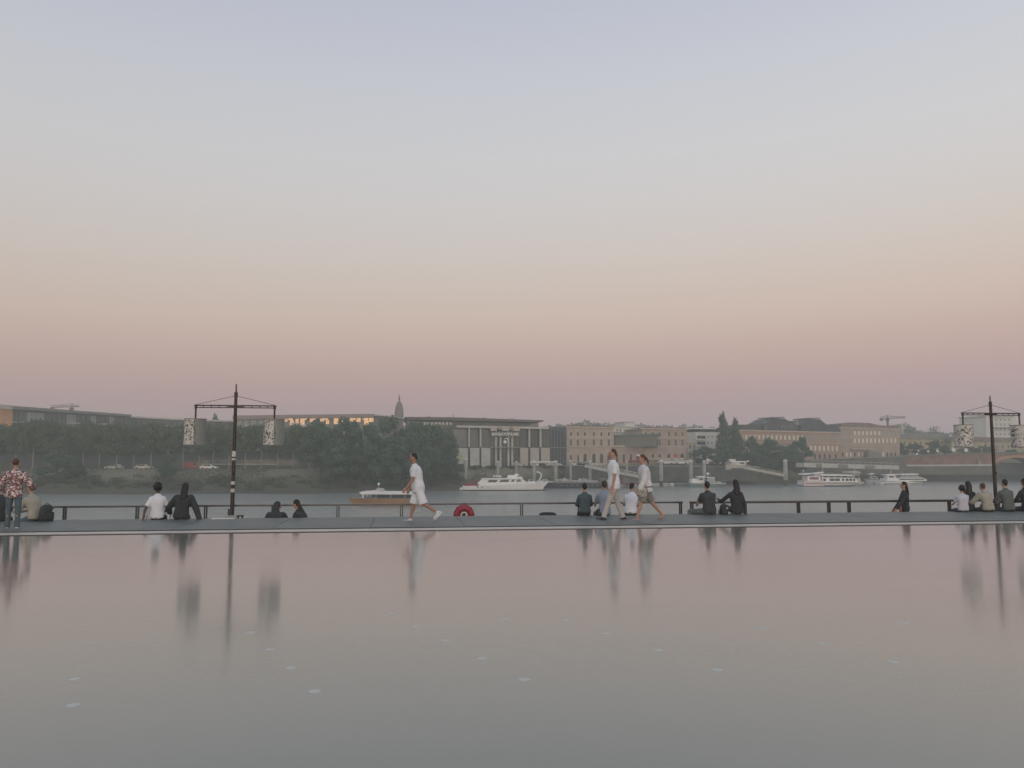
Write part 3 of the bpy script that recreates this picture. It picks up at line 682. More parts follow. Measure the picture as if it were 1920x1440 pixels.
# mooring piles: pixel, top, bottom row (waterline there), width
def pile(px, top, wl, wpx, label, cap=False):
    y = 7*F/(wl-865); b = at(px, wl, y); t = at(px, top, y); r = wpx/2/F*y
    o = thing('mooring_pile', label, 'mooring pile', (b.x, b.y, RIVER), 0, 'mooring piles along the far bank')
    h = t.z-RIVER
    mb = MB(); mb.tube((0,0,-2), (0,0,h), r, r, 14); mb.build('shaft', PILE, o)
    mb = MB(); mb.tube((0,0,-1.5), (0,0,1.6), r*1.02, r*1.02, 14); mb.build('weed_band', mat('weed_stain', (.12,.125,.07), .9, .2, 1), o)
    mb = MB(); mb.rings([[(rr*math.cos(a), rr*math.sin(a), z) for a in [2*math.pi*i/14 for i in range(14)]] for rr, z in ((r*1.08,h),(r*1.08,h+.15),(r*.2,h+.4))]); mb.build('cap', WHITEB, o)
    return o
for px, t, wl, wd, lab in (
    (872.5,863,916,7,'pale pile standing at the stern of the white motor yacht'),
    (933.5,867,915,6,'pale pile behind the cabin of the white motor yacht'),
    (968,867,914,4.5,'thin pale pile behind the radar arch of the white motor yacht'),
    (1001.5,866,915,6.5,'pale pile carrying the left end of the white crossbeam by the bank'),
    (1042,866,914,7,'pale pile carrying the right end of the white crossbeam by the bank'),
    (1070,865,914,4.5,'thin pale pile right of the white crossbeam above the barge'),
    (1106.5,866,913,6,'pale pile where the grey gangway begins above the small white boats'),
    (1145,865,913,8,'thick pale pile left of the tall walking man'),
    (1176,866,912,4,'thin pale pile between the two walking people'),
    (1204,866,912,6,'pale pile just left of the walking woman'),
    (1240,865,912,7,'pale pile just right of the walking woman, under the grey beam'),
    (1296,864,911,7,'pale pile left of the teal work boat, at the end of the grey beam'),
    (1321,866,911,6.5,'pale pile rising behind the teal work boat'),
    (1473.5,864,910,8,'pale yellowish pile at the foot of the long white gangway'),
    (1563,864,902,7,'pale pile standing before the landing stage behind the big ferry'),
    (1654,864,902,7.5,'pale pile standing between the two ferries')):
    pile(px, t, wl, wd, lab)
def beam(name, label, cat, p0, p1, y0, y1, h, dpt, m, parts=()):
    a, b = at(*p0, y0), at(*p1, y1); d = b-a; L = d.length
    o = thing(name, label, cat, a, 0); rot = d.to_track_quat('X', 'Z').to_euler(); o.rotation_euler = rot
    MB().box(0, L, 0, dpt, 0, h).build('deck', m, o)
    return o, L
beam('cross_beam', 'white crossbeam resting on two pale piles near the white yacht', 'beam', (994,868), (1046,867), 209, 211, .35, .8, WHITEB)
beam('pile_beam', 'grey beam joining two pale piles right of the walking woman', 'beam', (1234,867.5), (1299,866.5), 223, 225, .5, .8, PALE)
def gangway(name, label, p0, p1, y0, y1, hgt, m):
    o, L = beam(name, label, 'gangway', p0, p1, y0, y1, .28, 1.6, m)
    for yy in (0, 1.5):
        MB().box(0, L, yy, yy+.1, hgt-.12, hgt).build('handrail', m, o)
        k = max(3, int(L/1.3))
        for i in range(k+1):
            x = L*i/k; MB().box(max(0, x-.05), x+.05, yy, yy+.1, .28, hgt-.12).build('post', m, o)
        MB().box(0, L, yy+.02, yy+.06, .3, hgt*.62).build('side_panel', PALE if m is not PALE else PALE2, o)
    return o
gangway('gangway', 'grey gangway sloping down from the bank wall behind the tall walking man', (1096,876), (1216,900), 216, 212, 1.3, PALE)
gangway('gangway', 'long white gangway sloping down to the yellowish pile', (1394,879), (1470,894), 229, 226, 1.2, PALE2)
o, L = beam('landing_platform', 'white platform at the head of the long white gangway', 'platform', (1361,877.5), (1397,878), 231, 229.5, .9, 3, PALE2)
MB().box(.8, 3.0, .6, 2.6, .9, 1.3).build('box', PALE, o)
c = at(1384, 876, 231)
o = thing('ticket_kiosk', 'white roofed kiosk on the platform at the gangway head', 'kiosk', (c.x, c.y+1.6, c.z+.6))
MB().box(-1.6, 2.6, -.6, .9, 0, .9).build('wall', WHITEB, o); MB().box(-2.0, 2.9, -.9, 1.1, .92, 1.15).build('roof', WHITE, o)
MB().box(-2.2, -.4, -.7, .6, 1.17, 1.75).build('roof_box', WHITEB, o); MB().box(.9, 2.1, -.64, -.6, .3, .75).build('window', GLASS, o)
c = at(1365, 877, 232); o = thing('water_tank', 'round grey tank beside the white roofed kiosk', 'tank', (c.x, c.y, c.z))
mb = MB(); mb.ell((0,0,.85), .95, .95, 1.0, n=16, m=10); mb.build('shell', GREYROOF, o, smooth=True); MB().box(-.7,.7,-.7,.7,-.6,.1).build('base', PALE, o)
c = at(1403, 880, 229); o = thing('lamp_post', 'small lamp post with a white globe at the gangway head', 'lamp', (c.x, c.y, c.z))
mb = MB(); mb.tube((0,0,-1.5), (0,0,2.1), .05); mb.build('pole', GREYROOF, o); mb = MB(); mb.ell((0,0,2.3), .28,.28,.25); mb.build('globe', WHITE, o, smooth=True)

# ------------------------------------------------------------------ boats
class Boat:
    def __init__(s, name, label, px0, pyw, rz=0.0, group=None, wl=None):
        s.y = 7*F/((wl or pyw)-865); s.k = F/s.y; s.px0 = px0; s.pyw = pyw
        b = at(px0, pyw, s.y); s.o = thing(name, label, 'boat', (b.x, b.y, RIVER), rz, group)
    def P(s, px, py): return ((px-s.px0)/s.k, (s.pyw-py)/s.k)
    def hull(s, px0, px1, py_l, py_r, m, beam=3.6, bow='r', name='hull', rake=.8, trans=.8):
        """lofted hull: transom at one end, pointed bow at the other"""
        x0, z0 = s.P(px0, py_l); x1, z1 = s.P(px1, py_r); rs = []; n = 16
        for i in range(n+1):
            t = i/n; x = x0+(x1-x0)*t; z = z0+(z1-z0)*t-(.12*(z0+z1)/2)*math.sin(math.pi*t)
            tt = t if bow == 'r' else 1-t
            wdt = beam/2*(trans+(1-trans)*min(1, tt*3))*(1 if tt < .5 else max(.02, 1-((tt-.5)/.5)**2.2))
            sg = 1 if bow == 'r' else -1
            xs = x-sg*rake*max(0, (tt-.6)/.4)**2*1.0
            rs.append([(xs, -wdt*.72, -.5), (x*.3+xs*.7, -wdt*.9, z*.35), (x, -wdt, z), (x, -wdt*.93, z), (x, 0, z*.94), (x, wdt*.93, z), (x, wdt, z), (xs*.7+x*.3, wdt*.9, z*.35), (xs, wdt*.72, -.5)])
        mb = MB(); mb.rings(rs); return mb.build(name, m, s.o)
    def prism(s, name, pts, y0, y1, m, parent=None, label=None):
        o = MB().prism([s.P(*p) for p in pts], y0, y1).build(name, m, parent or s.o)
        if label: o['label'] = label
        return o
    def tube(s, name, a, b, r, m, y=0.0):
        (x0, z0), (x1, z1) = s.P(*a), s.P(*b); mb = MB(); mb.tube((x0, y, z0), (x1, y, z1), r); return mb.build(name, m, s.o)
    def ball(s, name, p, r, m, y=0.0):
        x, z = s.P(*p); mb = MB(); mb.ell((x, y, z), r, r, r, n=10, m=7); return mb.build(name, m, s.o, smooth=True)

# river shuttle in front
b = Boat('river_shuttle', 'low tan river shuttle boat with a flat white roof left of the striding man', 722, 946, R(-3))
b.hull(652, 792, 932, 933, TAN, 3.2, 'l', rake=1.0)
b.prism('deck', [(672,931.5),(788,931.5),(788,934.5),(672,934.5)], -1.35, 1.35, GREYROOF)
b.prism('roof', [(677,921.5),(684,920),(786,921),(792,923.5),(788,925.5),(681,925.5)], -1.5, 1.5, WHITE)
for x in (684, 708, 735, 762, 786):
    for yy in (-1.4, 1.34): b.prism('post', [(x-1.2,925.5),(x+1.2,925.5),(x+1.2,932.5),(x-1.2,932.5)], yy, yy+.06, WHITE if x == 684 else GREYROOF)
for x0, x1 in ((710,734),(737,761),(764,785)): b.prism('window', [(x0,926),(x1,926),(x1,932),(x0,932)], -1.37, -1.34, GLASS)
b.prism('wheelhouse', [(705,921),(706,916.5),(710,914.5),(717,915),(722,921)], -.7, .7, PALE)
b.tube('mast', (709,915), (709,908), .05, PILE); b.ball('lamp', (709.5,907), .2, WHITE)
b.prism('roof_hatch', [(696,921),(697,919),(703,919),(704,921)], -.4, .4, WHITE)
mb = MB(); x, z = b.P(700, 931)
for i in range(5):
    xx = x+i*1.7; mb = MB(); mb.box(xx, xx+.5, -.9, .9, z-.1, z+.35); mb.box(xx, xx+.1, -.9, .9, z+.35, z+.8); mb.build('seat', HULLD, b.o)

# motor yacht
b = Boat('motor_yacht', 'white classic motor yacht with a red canvas over its stern', 940, 919, R(2))
b.hull(868, 1028, 910, 902, WHITE, 4.2, 'r', rake=1.6)
b.hull(868, 1026, 917.3, 917.3, HULLD, 4.23, 'r', 'waterline_band', rake=.9)
b.prism('deckhouse', [(893,908),(901,899.5),(905,897.5),(979,897.5),(988,904),(1000,904.5),(1002,907),(893,910)], -1.6, 1.6, WHITE)
b.prism('deckhouse_roof', [(903,896.2),(977,895.6),(981,897.4),(903,897.8)], -1.85, 1.85, WHITE)
for pts in ([(914,903.5),(917,899),(933,899),(931,903.5)], [(936,903),(939,898.8),(955,898.6),(952,903)], [(957,902.6),(960,898.6),(965,898.5),(962,902.6)], [(967,902.5),(969,898.5),(975,898.6),(977,902.5)]):
    b.prism('window', pts, -1.64, -1.6, GLASS)
for x in (896,904,916,924,945,950,956): 
    px, z = b.P(x, 912); mb = MB(); mb.torus((px, -1.9, z), .13, .04, n=10, m=5); mb.tube((px, -1.9, z), (px, -1.85, z), .12); mb.build('porthole', HULLD, b.o)
b.prism('wheelhouse', [(951,896.2),(952,890.5),(976,890.5),(980,895.8)], -1.1, 1.1, WHITE)
b.prism('flybridge_roof', [(924,891.5),(940,891.5),(940.5,893),(924,893)], -1.0, 1.0, WHITE)
for x in (926,938): b.tube('post', (x,893), (x,896.5), .05, WHITE)
b.prism('windscreen', [(969,893.5),(971,891),(977,891),(979,893.5)], -1.12, -1.1, GLASS)
b.prism('radar_arch', [(964,890.6),(966,887.5),(972,889),(973,890.6)], -.6, .6, WHITE); b.tube('mast', (968,888), (968,882), .04, PILE)
b.prism('stern_canvas', [(872,909.6),(873,905.5),(882,904.8),(893,906.3),(899,907),(896,909.8)], -1.9, 1.9, RED)
b.prism('awning', [(888,903),(893,899),(902,898),(902,904)], -1.2, 1.2, mat('faded_red_canvas', (.22,.09,.085), .8, .15, 1))
for x in (876, 882, 888, 1006, 1013, 1020): b.tube('rail_post', (x,908 if x < 900 else 904.5), (x,903 if x < 900 else 900.5), .025, PILE, -1.2)
b.tube('rail', (1000,901.3), (1024,899.6), .025, PILE, -1.0)
b.ball('fender', (865.5,916), .42, WHITE, -.4)
for x in (989, 996, 1010): b.prism('deck_box', [(x,904.5),(x+1,902),(x+6,902),(x+7,904.5)], -.7, .7, WHITE)

# barge
b = Boat('barge', 'long dark grey barge moored beyond the bow of the white yacht', 1085, 915.2, R(2), wl=914.6)
b.hull(1010, 1158, 904.5, 905.5, HULLD, 4.6, 'l', rake=.8, trans=.9)
b.prism('gunwale', [(1016,904.2),(1156,905),(1156,906),(1016,905.4)], -2.36, 2.36, GREYROOF)
for i in range(9): b.ball('porthole', (1052+i*9.5,910), .14, PALE, -2.22)
b.prism('hatch_cover', [(1048,903),(1120,903.5),(1120,905),(1048,904.8)], -1.5, 1.5, GREYROOF)
b.prism('cabin', [(1124,898.5),(1152,898.5),(1153,905),(1123,905)], -1.6, 1.6, DARKWALL)
for x in (1128,1136,1144): b.prism('window', [(x,900),(x+5,900),(x+5,902.5),(x,902.5)], -1.64, -1.6, GLASSP)
b.prism('lifebuoy_box', [(1140,894.5),(1148,894.5),(1148,898.5),(1140,898.5)], -.5, .5, RED)
# white boats on the pontoon behind
def launch(label, l, r_, wl, ytop, bow, win=True):
    b = Boat('small_boat', label, (l+r_)/2, wl, 0, 'small white boats on the pontoon', wl=wl)
    b.hull(l, r_, ytop+(0 if bow == 'r' else -.8), ytop+(-.8 if bow == 'r' else 0), WHITE, 2.4, bow, rake=.6)
    m = (l+r_)/2; w = (r_-l)
    b.prism('cabin', [(m-w*.25,ytop),(m-w*.2,ytop-3.2),(m+w*.12,ytop-3.4),(m+w*.28,ytop)], -.8, .8, WHITE)
    b.prism('window', [(m-w*.17,ytop-1),(m-w*.15,ytop-2.5),(m+w*.1,ytop-2.6),(m+w*.18,ytop-1)], -.83, -.8, GLASS)
    b.tube('mast', (m,ytop-3), (m,ytop-7), .03, PILE)
    return b
launch('small white boat just beyond the bow of the white yacht', 981, 1012, 913, 902, 'r')
launch('low white boat under the right end of the white crossbeam', 1011, 1034, 913, 901.5, 'l')
launch('white boat left of the thin pile above the barge', 1033, 1072, 913, 901.5, 'r')
launch('white boat moored right of the thin pile above the barge', 1076, 1110, 913, 900.5, 'l')
launch('white boat moored behind the barge cabin', 1112, 1150, 913, 900.5, 'r')
b = Boat('covered_boat', 'small boat under a pale pointed cover above the barge', 1066, 913.2, 0)
b.hull(1050, 1088, 902.5, 902, PALE, 2.2, 'r'); b.prism('cover', [(1052,902),(1058,895),(1064,898),(1086,902)], -.9, .9, WHITEB)
b = Boat('crane_boat', 'small white boat with a curved white davit by the crossbeam pile', 1012, 913.6, 0)
b.hull(1002, 1024, 904.5, 904, WHITEB, 2.2, 'r'); b.prism('cabin', [(1006,904),(1007,900.5),(1016,900.5),(1018,904)], -.7, .7, WHITE)
b.tube('davit', (1011,901), (1015.5,891), .22, WHITE); b.tube('davit_arm', (1015.5,891), (1013,886), .2, WHITE); b.tube('davit_tip', (1013,886), (1006,884.5), .2, WHITE)
f = Fac('pontoon', 'long grey floating pontoon between the pale piles', 'pontoon', 985, 214, 1290, 229, RIVER)
f.prism('deck', [(985,907.5),(1290,905.5),(1290,914),(985,916)], 2.8, 4.5, PALE)
f = Fac('red_hoarding', 'grey panel with a faded red frame between the two walking people', 'hoarding', 1166, 214, 1208, 216, RIVER)
f.prism('panel', [(1168,889.5),(1200,892),(1200,906),(1168,905)], 0, .2, mat('grey_panel', (.22,.21,.20), .7, .1, .6))
mr_ = mat('faded_red_frame', (.30,.12,.12), .7, .12, .6)
f.prism('frame', [(1166.5,888),(1201,890.5),(1201,892.2),(1166.5,889.7)], -.1, .25, mr_); f.prism('frame', [(1166.5,889.7),(1168,889.8),(1168,905),(1166.5,905)], -.1, .25, mr_)
f.prism('base', [(1166.5,905),(1210,906.2),(1210,909),(1166.5,908)], -.2, 1, RED)
f.prism('foot', [(1170,905),(1172,905),(1172,914),(1170,914)], 0, .3, GREYROOF)

# teal work boat
b = Boat('work_boat', 'teal grey work boat with a white cabin right of the walking woman', 1325, 912.6, R(3))
b.hull(1291, 1362, 905, 905.5, TEALM, 4.0, 'r', rake=1.2)
b.prism('gunwale', [(1292,904),(1350,905),(1358,905.6),(1358,907),(1292,906)], -1.9, 1.9, PALE)
b.prism('cabin', [(1294,905),(1295,897.5),(1304,897),(1306,901),(1312,901),(1313,905)], -1.4, 1.4, WHITE)
b.prism('wheelhouse', [(1307,904.5),(1308,894),(1318,894),(1319,904.5)], -1.1, 1.1, WHITEB)
b.prism('wheelhouse_roof', [(1306,892.5),(1320,892.5),(1320,894),(1306,894)], -1.3, 1.3, WHITE)
b.prism('window', [(1309.5,896),(1316.5,896),(1316.5,899.5),(1309.5,899.5)], -1.14, -1.1, GLASS)
b.prism('deck_shelter', [(1324,904.5),(1325,895),(1337,896),(1341,904.5)], -1.1, 1.1, GLASSP)
b.prism('shelter_roof', [(1323,893.8),(1338,894.6),(1338.5,896),(1323,895.2)], -1.3, 1.3, WHITE)
for x in (1325,1330.5,1336): b.tube('post', (x,896), (x,904.5), .06, WHITE, -1.15)
b.tube('mast', (1328,894), (1327,885), .07, WHITE); b.prism('mast_light', [(1325,889),(1331,889),(1330,886.5),(1326,886.5)], -.2, .2, WHITE)
b.prism('rope_box', [(1343,905),(1344,902),(1350,902.5),(1352,905.4)], -.8, .8, PALE)
b.tube('rail', (1340,902), (1358,903.5), .03, PILE, -1.3)
b = Boat('inflatable_boat', 'small grey boat half hidden left of the teal work boat', 1280, 911, 0)
b.hull(1262, 1297, 906, 905, GREYROOF, 2.4, 'l'); b.prism('engine', [(1289,905),(1290,901),(1294,901),(1294,905)], -.3, .3, BLACK)
b.ball('buoy', (1259,908), .45, WHITE, -1)

# ferries
b = Boat('river_ferry', 'big white two deck river ferry with a pinkish stern', 1560, 911, R(2))
b.hull(1500, 1622, 902.5, 903.5, WHITE, 5.0, 'r', rake=1.4)
b.hull(1500, 1618, 908.8, 908.8, HULLD, 5.04, 'r', 'waterline_band', rake=.8)
b.prism('rubbing_band', [(1502,904.6),(1612,905.4),(1612,906.4),(1502,905.6)], -2.56, 2.56, GREYROOF)
b.prism('stern_block', [(1500,910),(1501,900.5),(1536,900.5),(1538,910)], -2.5, 2.5, mat('pinkish_white_paint', (.72,.60,.57), .6, .05, .6))
b.prism('stern_stripe', [(1503,904.5),(1530,904.5),(1530,906),(1503,906)], -2.54, -2.5, mr_)
b.prism('stern_cabin', [(1509,900.4),(1510,892.5),(1533,892.5),(1534,900.4)], -1.9, 1.9, WHITE)
b.prism('window', [(1513,894),(1530,894),(1530,898.5),(1513,898.5)], -1.94, -1.9, mr_)
b.prism('saloon', [(1536,903),(1536,894.5),(1598,895.5),(1604,903.4)], -2.1, 2.1, WHITE)
for x0, x1 in ((1538,1543),(1550,1559),(1560,1569),(1573,1577),(1580,1585),(1587,1592),(1594,1598)): b.prism('window', [(x0,896.6),(x1,896.6),(x1,901),(x0,901)], -2.14, -2.1, GLASS)
b.prism('upper_deck', [(1534,888.5),(1592,889.5),(1594,892),(1534,891.6)], -2.3, 2.3, WHITE)
for x in (1537,1548,1560,1572,1584,1592): b.tube('post', (x,891.5), (x,895), .07, WHITE, -2.1)
b.prism('stern_roof', [(1501,889.5),(1503,887.6),(1517,887),(1517,888.8),(1503,890)], -1.8, 1.8, WHITE); b.prism('bridge_roof', [(1522,887.2),(1541,884.6),(1541,886.2),(1522,888.6)], -1.6, 1.6, WHITE)
b.prism('bridge', [(1524,892.5),(1525,888.2),(1539,887),(1540,892.5)], -1.4, 1.4, PALE)
b.tube('mast', (1508,887), (1506,882), .06, PILE); b.ball('lamp', (1507,882.2), .2, WHITE)
b.prism('forward_canopy', [(1585,884),(1606,883),(1611,886),(1611,887.4),(1585,886)], -1.6, 1.6, PALE)
for x in (1588,1597,1607): b.tube('post', (x,886), (x,896), .07, PALE, -1.5)
b.prism('wheelhouse', [(1597,903),(1598,889),(1607,889),(1612,903)], -1.3, 1.3, PALE); b.prism('window', [(1599.5,891),(1606.5,891),(1608.5,896),(1599.5,896)], -1.34, -1.3, GLASS)
b.tube('rail', (1536,886.2), (1585,887.6), .035, PILE, -2.2)
for i in range(9): b.tube('rail_post', (1538+i*5.8,886.2+i*.17), (1538+i*5.8,889), .03, PILE, -2.2)
b = Boat('river_ferry', 'smaller white ferry with a long pointed bow, moored on the right', 1690, 908, R(4))
b.hull(1645, 1737, 902.5, 898.5, WHITE, 4.6, 'r', rake=1.8)
b.prism('waterline_stripe', [(1650,905.5),(1722,905),(1722,906),(1650,906.5)], -2.25, 2.25, GREYROOF)
for i in range(9): b.prism('window', [(1697+i*3.4,901.2),(1699+i*3.4,901.2),(1699+i*3.4,902.4),(1697+i*3.4,902.4)], -2.2, -1.4, GLASS)
b.prism('saloon', [(1655,901.5),(1656,896.5),(1728,896.5),(1734,899.5),(1730,901.5)], -1.9, 1.9, WHITE); b.prism('window_band', [(1680,897.2),(1726,897.2),(1729,899),(1680,899.4)], -1.94, -1.9, GLASS)
b.prism('upper_deck', [(1681,893.6),(1722,893.6),(1730,896.4),(1681,896.4)], -1.7, 1.7, PALE); b.prism('upper_roof', [(1684,888.6),(1716,887.4),(1719,889.2),(1684,890.2)], -1.8, 1.8, WHITE)
b.prism('upper_windows', [(1686,890.4),(1716,890),(1722,893.4),(1686,893.4)], -1.5, 1.5, GLASSP)
b.prism('wheelhouse', [(1660,896.5),(1661,890.5),(1673,890),(1678,896.5)], -1.2, 1.2, WHITE); b.prism('window', [(1663,892),(1671,892),(1674,895),(1663,895)], -1.24, -1.2, GLASS)
b.prism('wheelhouse_roof', [(1657,889.5),(1676,888.5),(1680,890.5),(1657,891)], -1.4, 1.4, WHITE)
for x in (1687,1697,1708,1716): b.tube('post', (x,890), (x,894), .05, WHITE, -1.55)
b.tube('rail', (1646,899.5), (1658,899.5), .03, PILE, -1.8)
b = Boat('small_boat', 'small pale boat wedged between the two ferries', 1638, 907.5, 0, 'small white boats on the pontoon')
b.hull(1621, 1656, 898, 898.5, PALE, 2.6, 'l'); b.prism('cabin', [(1630,898),(1632,892),(1641,892),(1645,898)], -.9, .9, PALE2); b.prism('canopy', [(1629,888),(1638,887),(1638,888.4),(1629,889.4)], -.8, .8, WHITE)
b.prism('window', [(1633.5,893.5),(1640,893.5),(1641.5,896),(1633.5,896)], -.93, -.9, GLASS); b.tube('post', (1634,888), (1634,893), .06, WHITE)

# ------------------------------------------------------------------ trees
GRP = 'round plane trees in the row along the far left bank'
LAB = 'one of the round crowned plane trees in the row on the far left bank'
for i, (px, t, wd) in enumerate(((-30,792,66),(2,794,60),(34,790,60),(66,784,62),(98,786,60),(128,793,58),(160,788,60),(190,796,54),(222,791,60),(254,796,56),(286,790,60),(318,796,54),(346,793,56),(376,790,60),
                                (402,794,58),(432,797,56),(462,796,58),(492,793,60),(522,797,56),(552,795,60),(582,794,60))):
    tree('round', px, 25.5+random.uniform(-1.5, 3), t+3, wd*1.18, LAB, GRP)
tree('bushy', 399, 72, 776, 34, 'taller dark tree whose top shows right of the left hanging lamp', base=Vector(((399-CX)/F*300, 300, -.3)))
G2 = 'large dark trees on the bank left of the bank building'
L2 = 'one of the large dark bushy trees massed on the bank left of the bank building'
for px, dy, t, wd in ((604,17,788,84),(642,15,783,80),(676,18,787,80),(706,14,790,86),(742,19,776,84),(778,15,783,84),(812,16,791,78),(838,14,812,60),(760,10,815,76),(690,9,822,74),(800,9,824,70),(630,9,822,66),(724,8,835,70),(848,12,838,48)):
    tree('bushy', px, dy, t, wd, L2, G2)
tree('bushy', 113, 13, 846, 74, 'dark low tree standing alone on the slope below the plane tree row')
tree('bushy', 318, 14, 850, 40, 'narrow dark tree on the slope beside the parked red van')
tree('bushy', 146, 14, 856, 44, 'small dark tree right of the lone low tree on the slope')
for px, t, wd, l in ((1356,774,30,'taller of the two dark poplars in front of the white flats'), (1379,784,26,'shorter of the two dark poplars beside the white flats')):
    tree('poplar', px, 24, t, wd, l)
for px, dy, t, wd, l in ((1318,22,836,48,'low dark tree between the stone station and the taller poplar'),(1342,18,828,42,'dark bushy tree at the foot of the taller poplar'),(1372,18,826,44,'dark bushy tree at the foot of the shorter poplar'),
                  (1400,20,816,54,'dark round tree just right of the shorter poplar'),(1438,20,812,64,'broad green tree before the first mansard pavilion, tallest of its clump'),(1476,18,826,54,'green tree before the mansard building, third of the clump from the poplars'),
                  (1502,19,817,46,'green tree at the right end of the clump, beside the landing stage'),(1424,12,838,60,'dark low tree above the long white gangway'),(1462,11,846,56,'dark low tree behind the yellowish pile'),(1494,12,850,44,'dark low tree behind the bow of the big ferry')):
    tree('bushy', px, dy, t, wd, l)
def z_at(px, py, y): p = at(px, py, y); return Vector((p.x, p.y, 3.6))
for px, t, wd, l in ((1694,829,26,'dark round tree touching the square stone block'),(1722,826,36,'dark round tree left of the gap in the yellow house front'),(1752,824,40,'largest dark tree before the yellow house'),(1776,830,26,'dark tree at the right end of the yellow house'),
                     (1812,838,40,'low dark tree under the left lantern of the right lamp mast'),(1838,836,32,'low dark tree left of the right lamp mast'),(1855,833,26,'dark tree directly behind the right lamp mast'),(1895,842,34,'low dark tree above the bridge arch'),(1930,838,40,'dark tree above the bridge, cut by the right edge')):
    tree('bushy', px, 0, t, wd, l, base=z_at(px, 850, 290))
# hedges before the bank building
for px, t, wd in ((862,868,30),(892,872,30),(925,872,32),(958,873,30),(990,873,32),(1022,873,30),(1052,873,28)):
    tree('bushy', px, 23, t, wd, 'one of the low bushes in the hedge before the bank building', 'low hedge bushes before the bank building', name='bush')
# undergrowth along the waterline : one uncountable mass
random.seed(5); mb = MB(); blobs = []
for px in range(-200, 870, 7):
    for _ in range(2):
        dy = random.uniform(5, 14); p = bank_at(px+random.uniform(-4, 4), dy); r_ = random.uniform(.5, 1.35)
        if random.random() < .62: blobs.append(((p.x, p.y, p.z+r_*.4), r_*1.5, r_, r_*.8))
for px in range(870, 1500, 9):
    dy = random.uniform(6, 13); p = bank_at(px, dy); r_ = random.uniform(.4, .9); blobs.append(((p.x, p.y, p.z+r_*.3), r_*1.6, r_, r_*.7))
for px in range(1700, 2000, 8):
    dy = random.uniform(2, 9); p = bank_at(px, dy); r_ = random.uniform(.5, 1.1); blobs.append(((p.x, p.y, p.z+r_*.3), r_*1.7, r_, r_*.7))
leaf_cloud(mb, blobs, 26000, .16, .4)
mb.build('undergrowth', LEAFB, kind='stuff', label='rough green undergrowth along the far waterline')
# wooded ridge behind the town
RID = [(-300,800),(820,800),(1030,800),(1062,795),(1098,790),(1130,793),(1150,796),(1178,798),(1210,796),(1240,799),(1290,798),(1305,796),(1320,801),(1380,806),(1560,803),(1640,800),(1690,797),(1705,799),(1730,803),(1760,811),(1790,817),(1812,820),(1832,813),(1860,807),(1920,803),(2200,798)]
mb = MB(); YR = 430; blobs = []
for px in range(700, 2250, 10):
    p = at(px, interp(RID, px)+1.5, YR+32); q2 = at(px+10, interp(RID, px+10)+1.5, YR+32)
    mb.face([(p.x,YR,-3),(q2.x,YR,-3),(q2.x,YR+40,q2.z-1),(p.x,YR+40,p.z-1)])
    for _ in range(3): blobs.append(((p.x+random.uniform(-1.5,1.5), YR+random.uniform(20,44), p.z-random.uniform(-.4,2.5)), random.uniform(1.5,3), 2.5, random.uniform(1,1.9)))
leaf_cloud(mb, blobs, 16000, .45, .3)
mb.build('distant_woods', LEAFD, kind='stuff', label='dark wooded ridge on the skyline behind the town')
# grass tufts on the slope
random.seed(9); mb = MB()
for _ in range(9000):
    px = random.uniform(-200, 1500); p = bank_at(px, random.uniform(14, 26)); h = random.uniform(.12, .4); a = random.uniform(0, 3.14)
    dx, dy = .12*math.cos(a), .12*math.sin(a)
    mb.face([(p.x-dx,p.y-dy,p.z-.1),(p.x+dx,p.y+dy,p.z-.1),(p.x+random.uniform(-.1,.1),p.y,p.z+h)])
mb.build('grass', LEAFB, kind='stuff', label='thin grass growing on the far bank slope')

# ------------------------------------------------------------------ vehicles, lamps and signs on the far bank
def wheel(o, x, y, r):
    mb = MB(); mb.tube((x, y-.1, r), (x, y+.1, r), r, n=12); w_ = mb.build('wheel', TYRE, o)
    mb = MB(); mb.tube((x, y-.12, r), (x, y+.12, r), r*.55, n=10); mb.build('rim', PILE, w_)
def car(px, py, y, m, label, van=False, rz=0.0, group='vehicles parked on the far bank'):
    b = at(px, py, y); L = 4.2
    o = thing('parked_van' if van else 'parked_car', label, 'van' if van else 'car', b, rz, group)
    if van:
        MB().prism([(-2.2,.3),(2.0,.3),(2.2,.9),(1.7,1.1),(1.2,1.95),(-2.2,2.0)], -.85, .85).build('body', m, o)
        MB().prism([(.6,1.15),(1.55,1.15),(1.1,1.8),(.6,1.8)], -.87, .87).build('side_window', GLASS, o)
    else:
        MB().prism([(-2.05,.28),(2.05,.28),(2.1,.62),(1.9,.82),(1.0,.92),(-1.3,.95),(-2.0,.92),(-2.1,.6)], -.83, .83).build('body', m, o)
        MB().prism([(-1.7,.93),(-1.1,1.4),(.3,1.42),(1.05,.92)], -.70, .70).build('cabin', m, o)
        MB().prism([(-1.4,.97),(-1.0,1.34),(-.35,1.36),(-.35,.97)], -.72, .72).build('side_window', GLASS, o); MB().prism([(-.25,.97),(-.25,1.36),(.25,1.36),(.85,.97)], -.72, .72).build('side_window', GLASS, o)
    for x in (-1.3, 1.35):
        for yy in (-.78, .78): wheel(o, x, yy, .31)
    for yy in (-.6, .6): MB().box(2.0 if not van else 2.1, 2.13 if not van else 2.22, yy-.15, yy+.15, .55, .72).build('headlight', WHITE, o)
    return o
car(392, 881, 200, WHITE, 'white car parked left of the left lamp mast')
car(360, 880.5, 201, mat('faded_red_paint', (.36,.10,.09), .4, .1, 1), 'faded red van parked beside the white car', True)
car(214, 881, 200, WHITEB, 'pale car parked under the plane trees, left of another pale car', rz=math.pi)
car(269, 881, 200, WHITEB, 'pale car parked under the plane trees, right of another pale car')
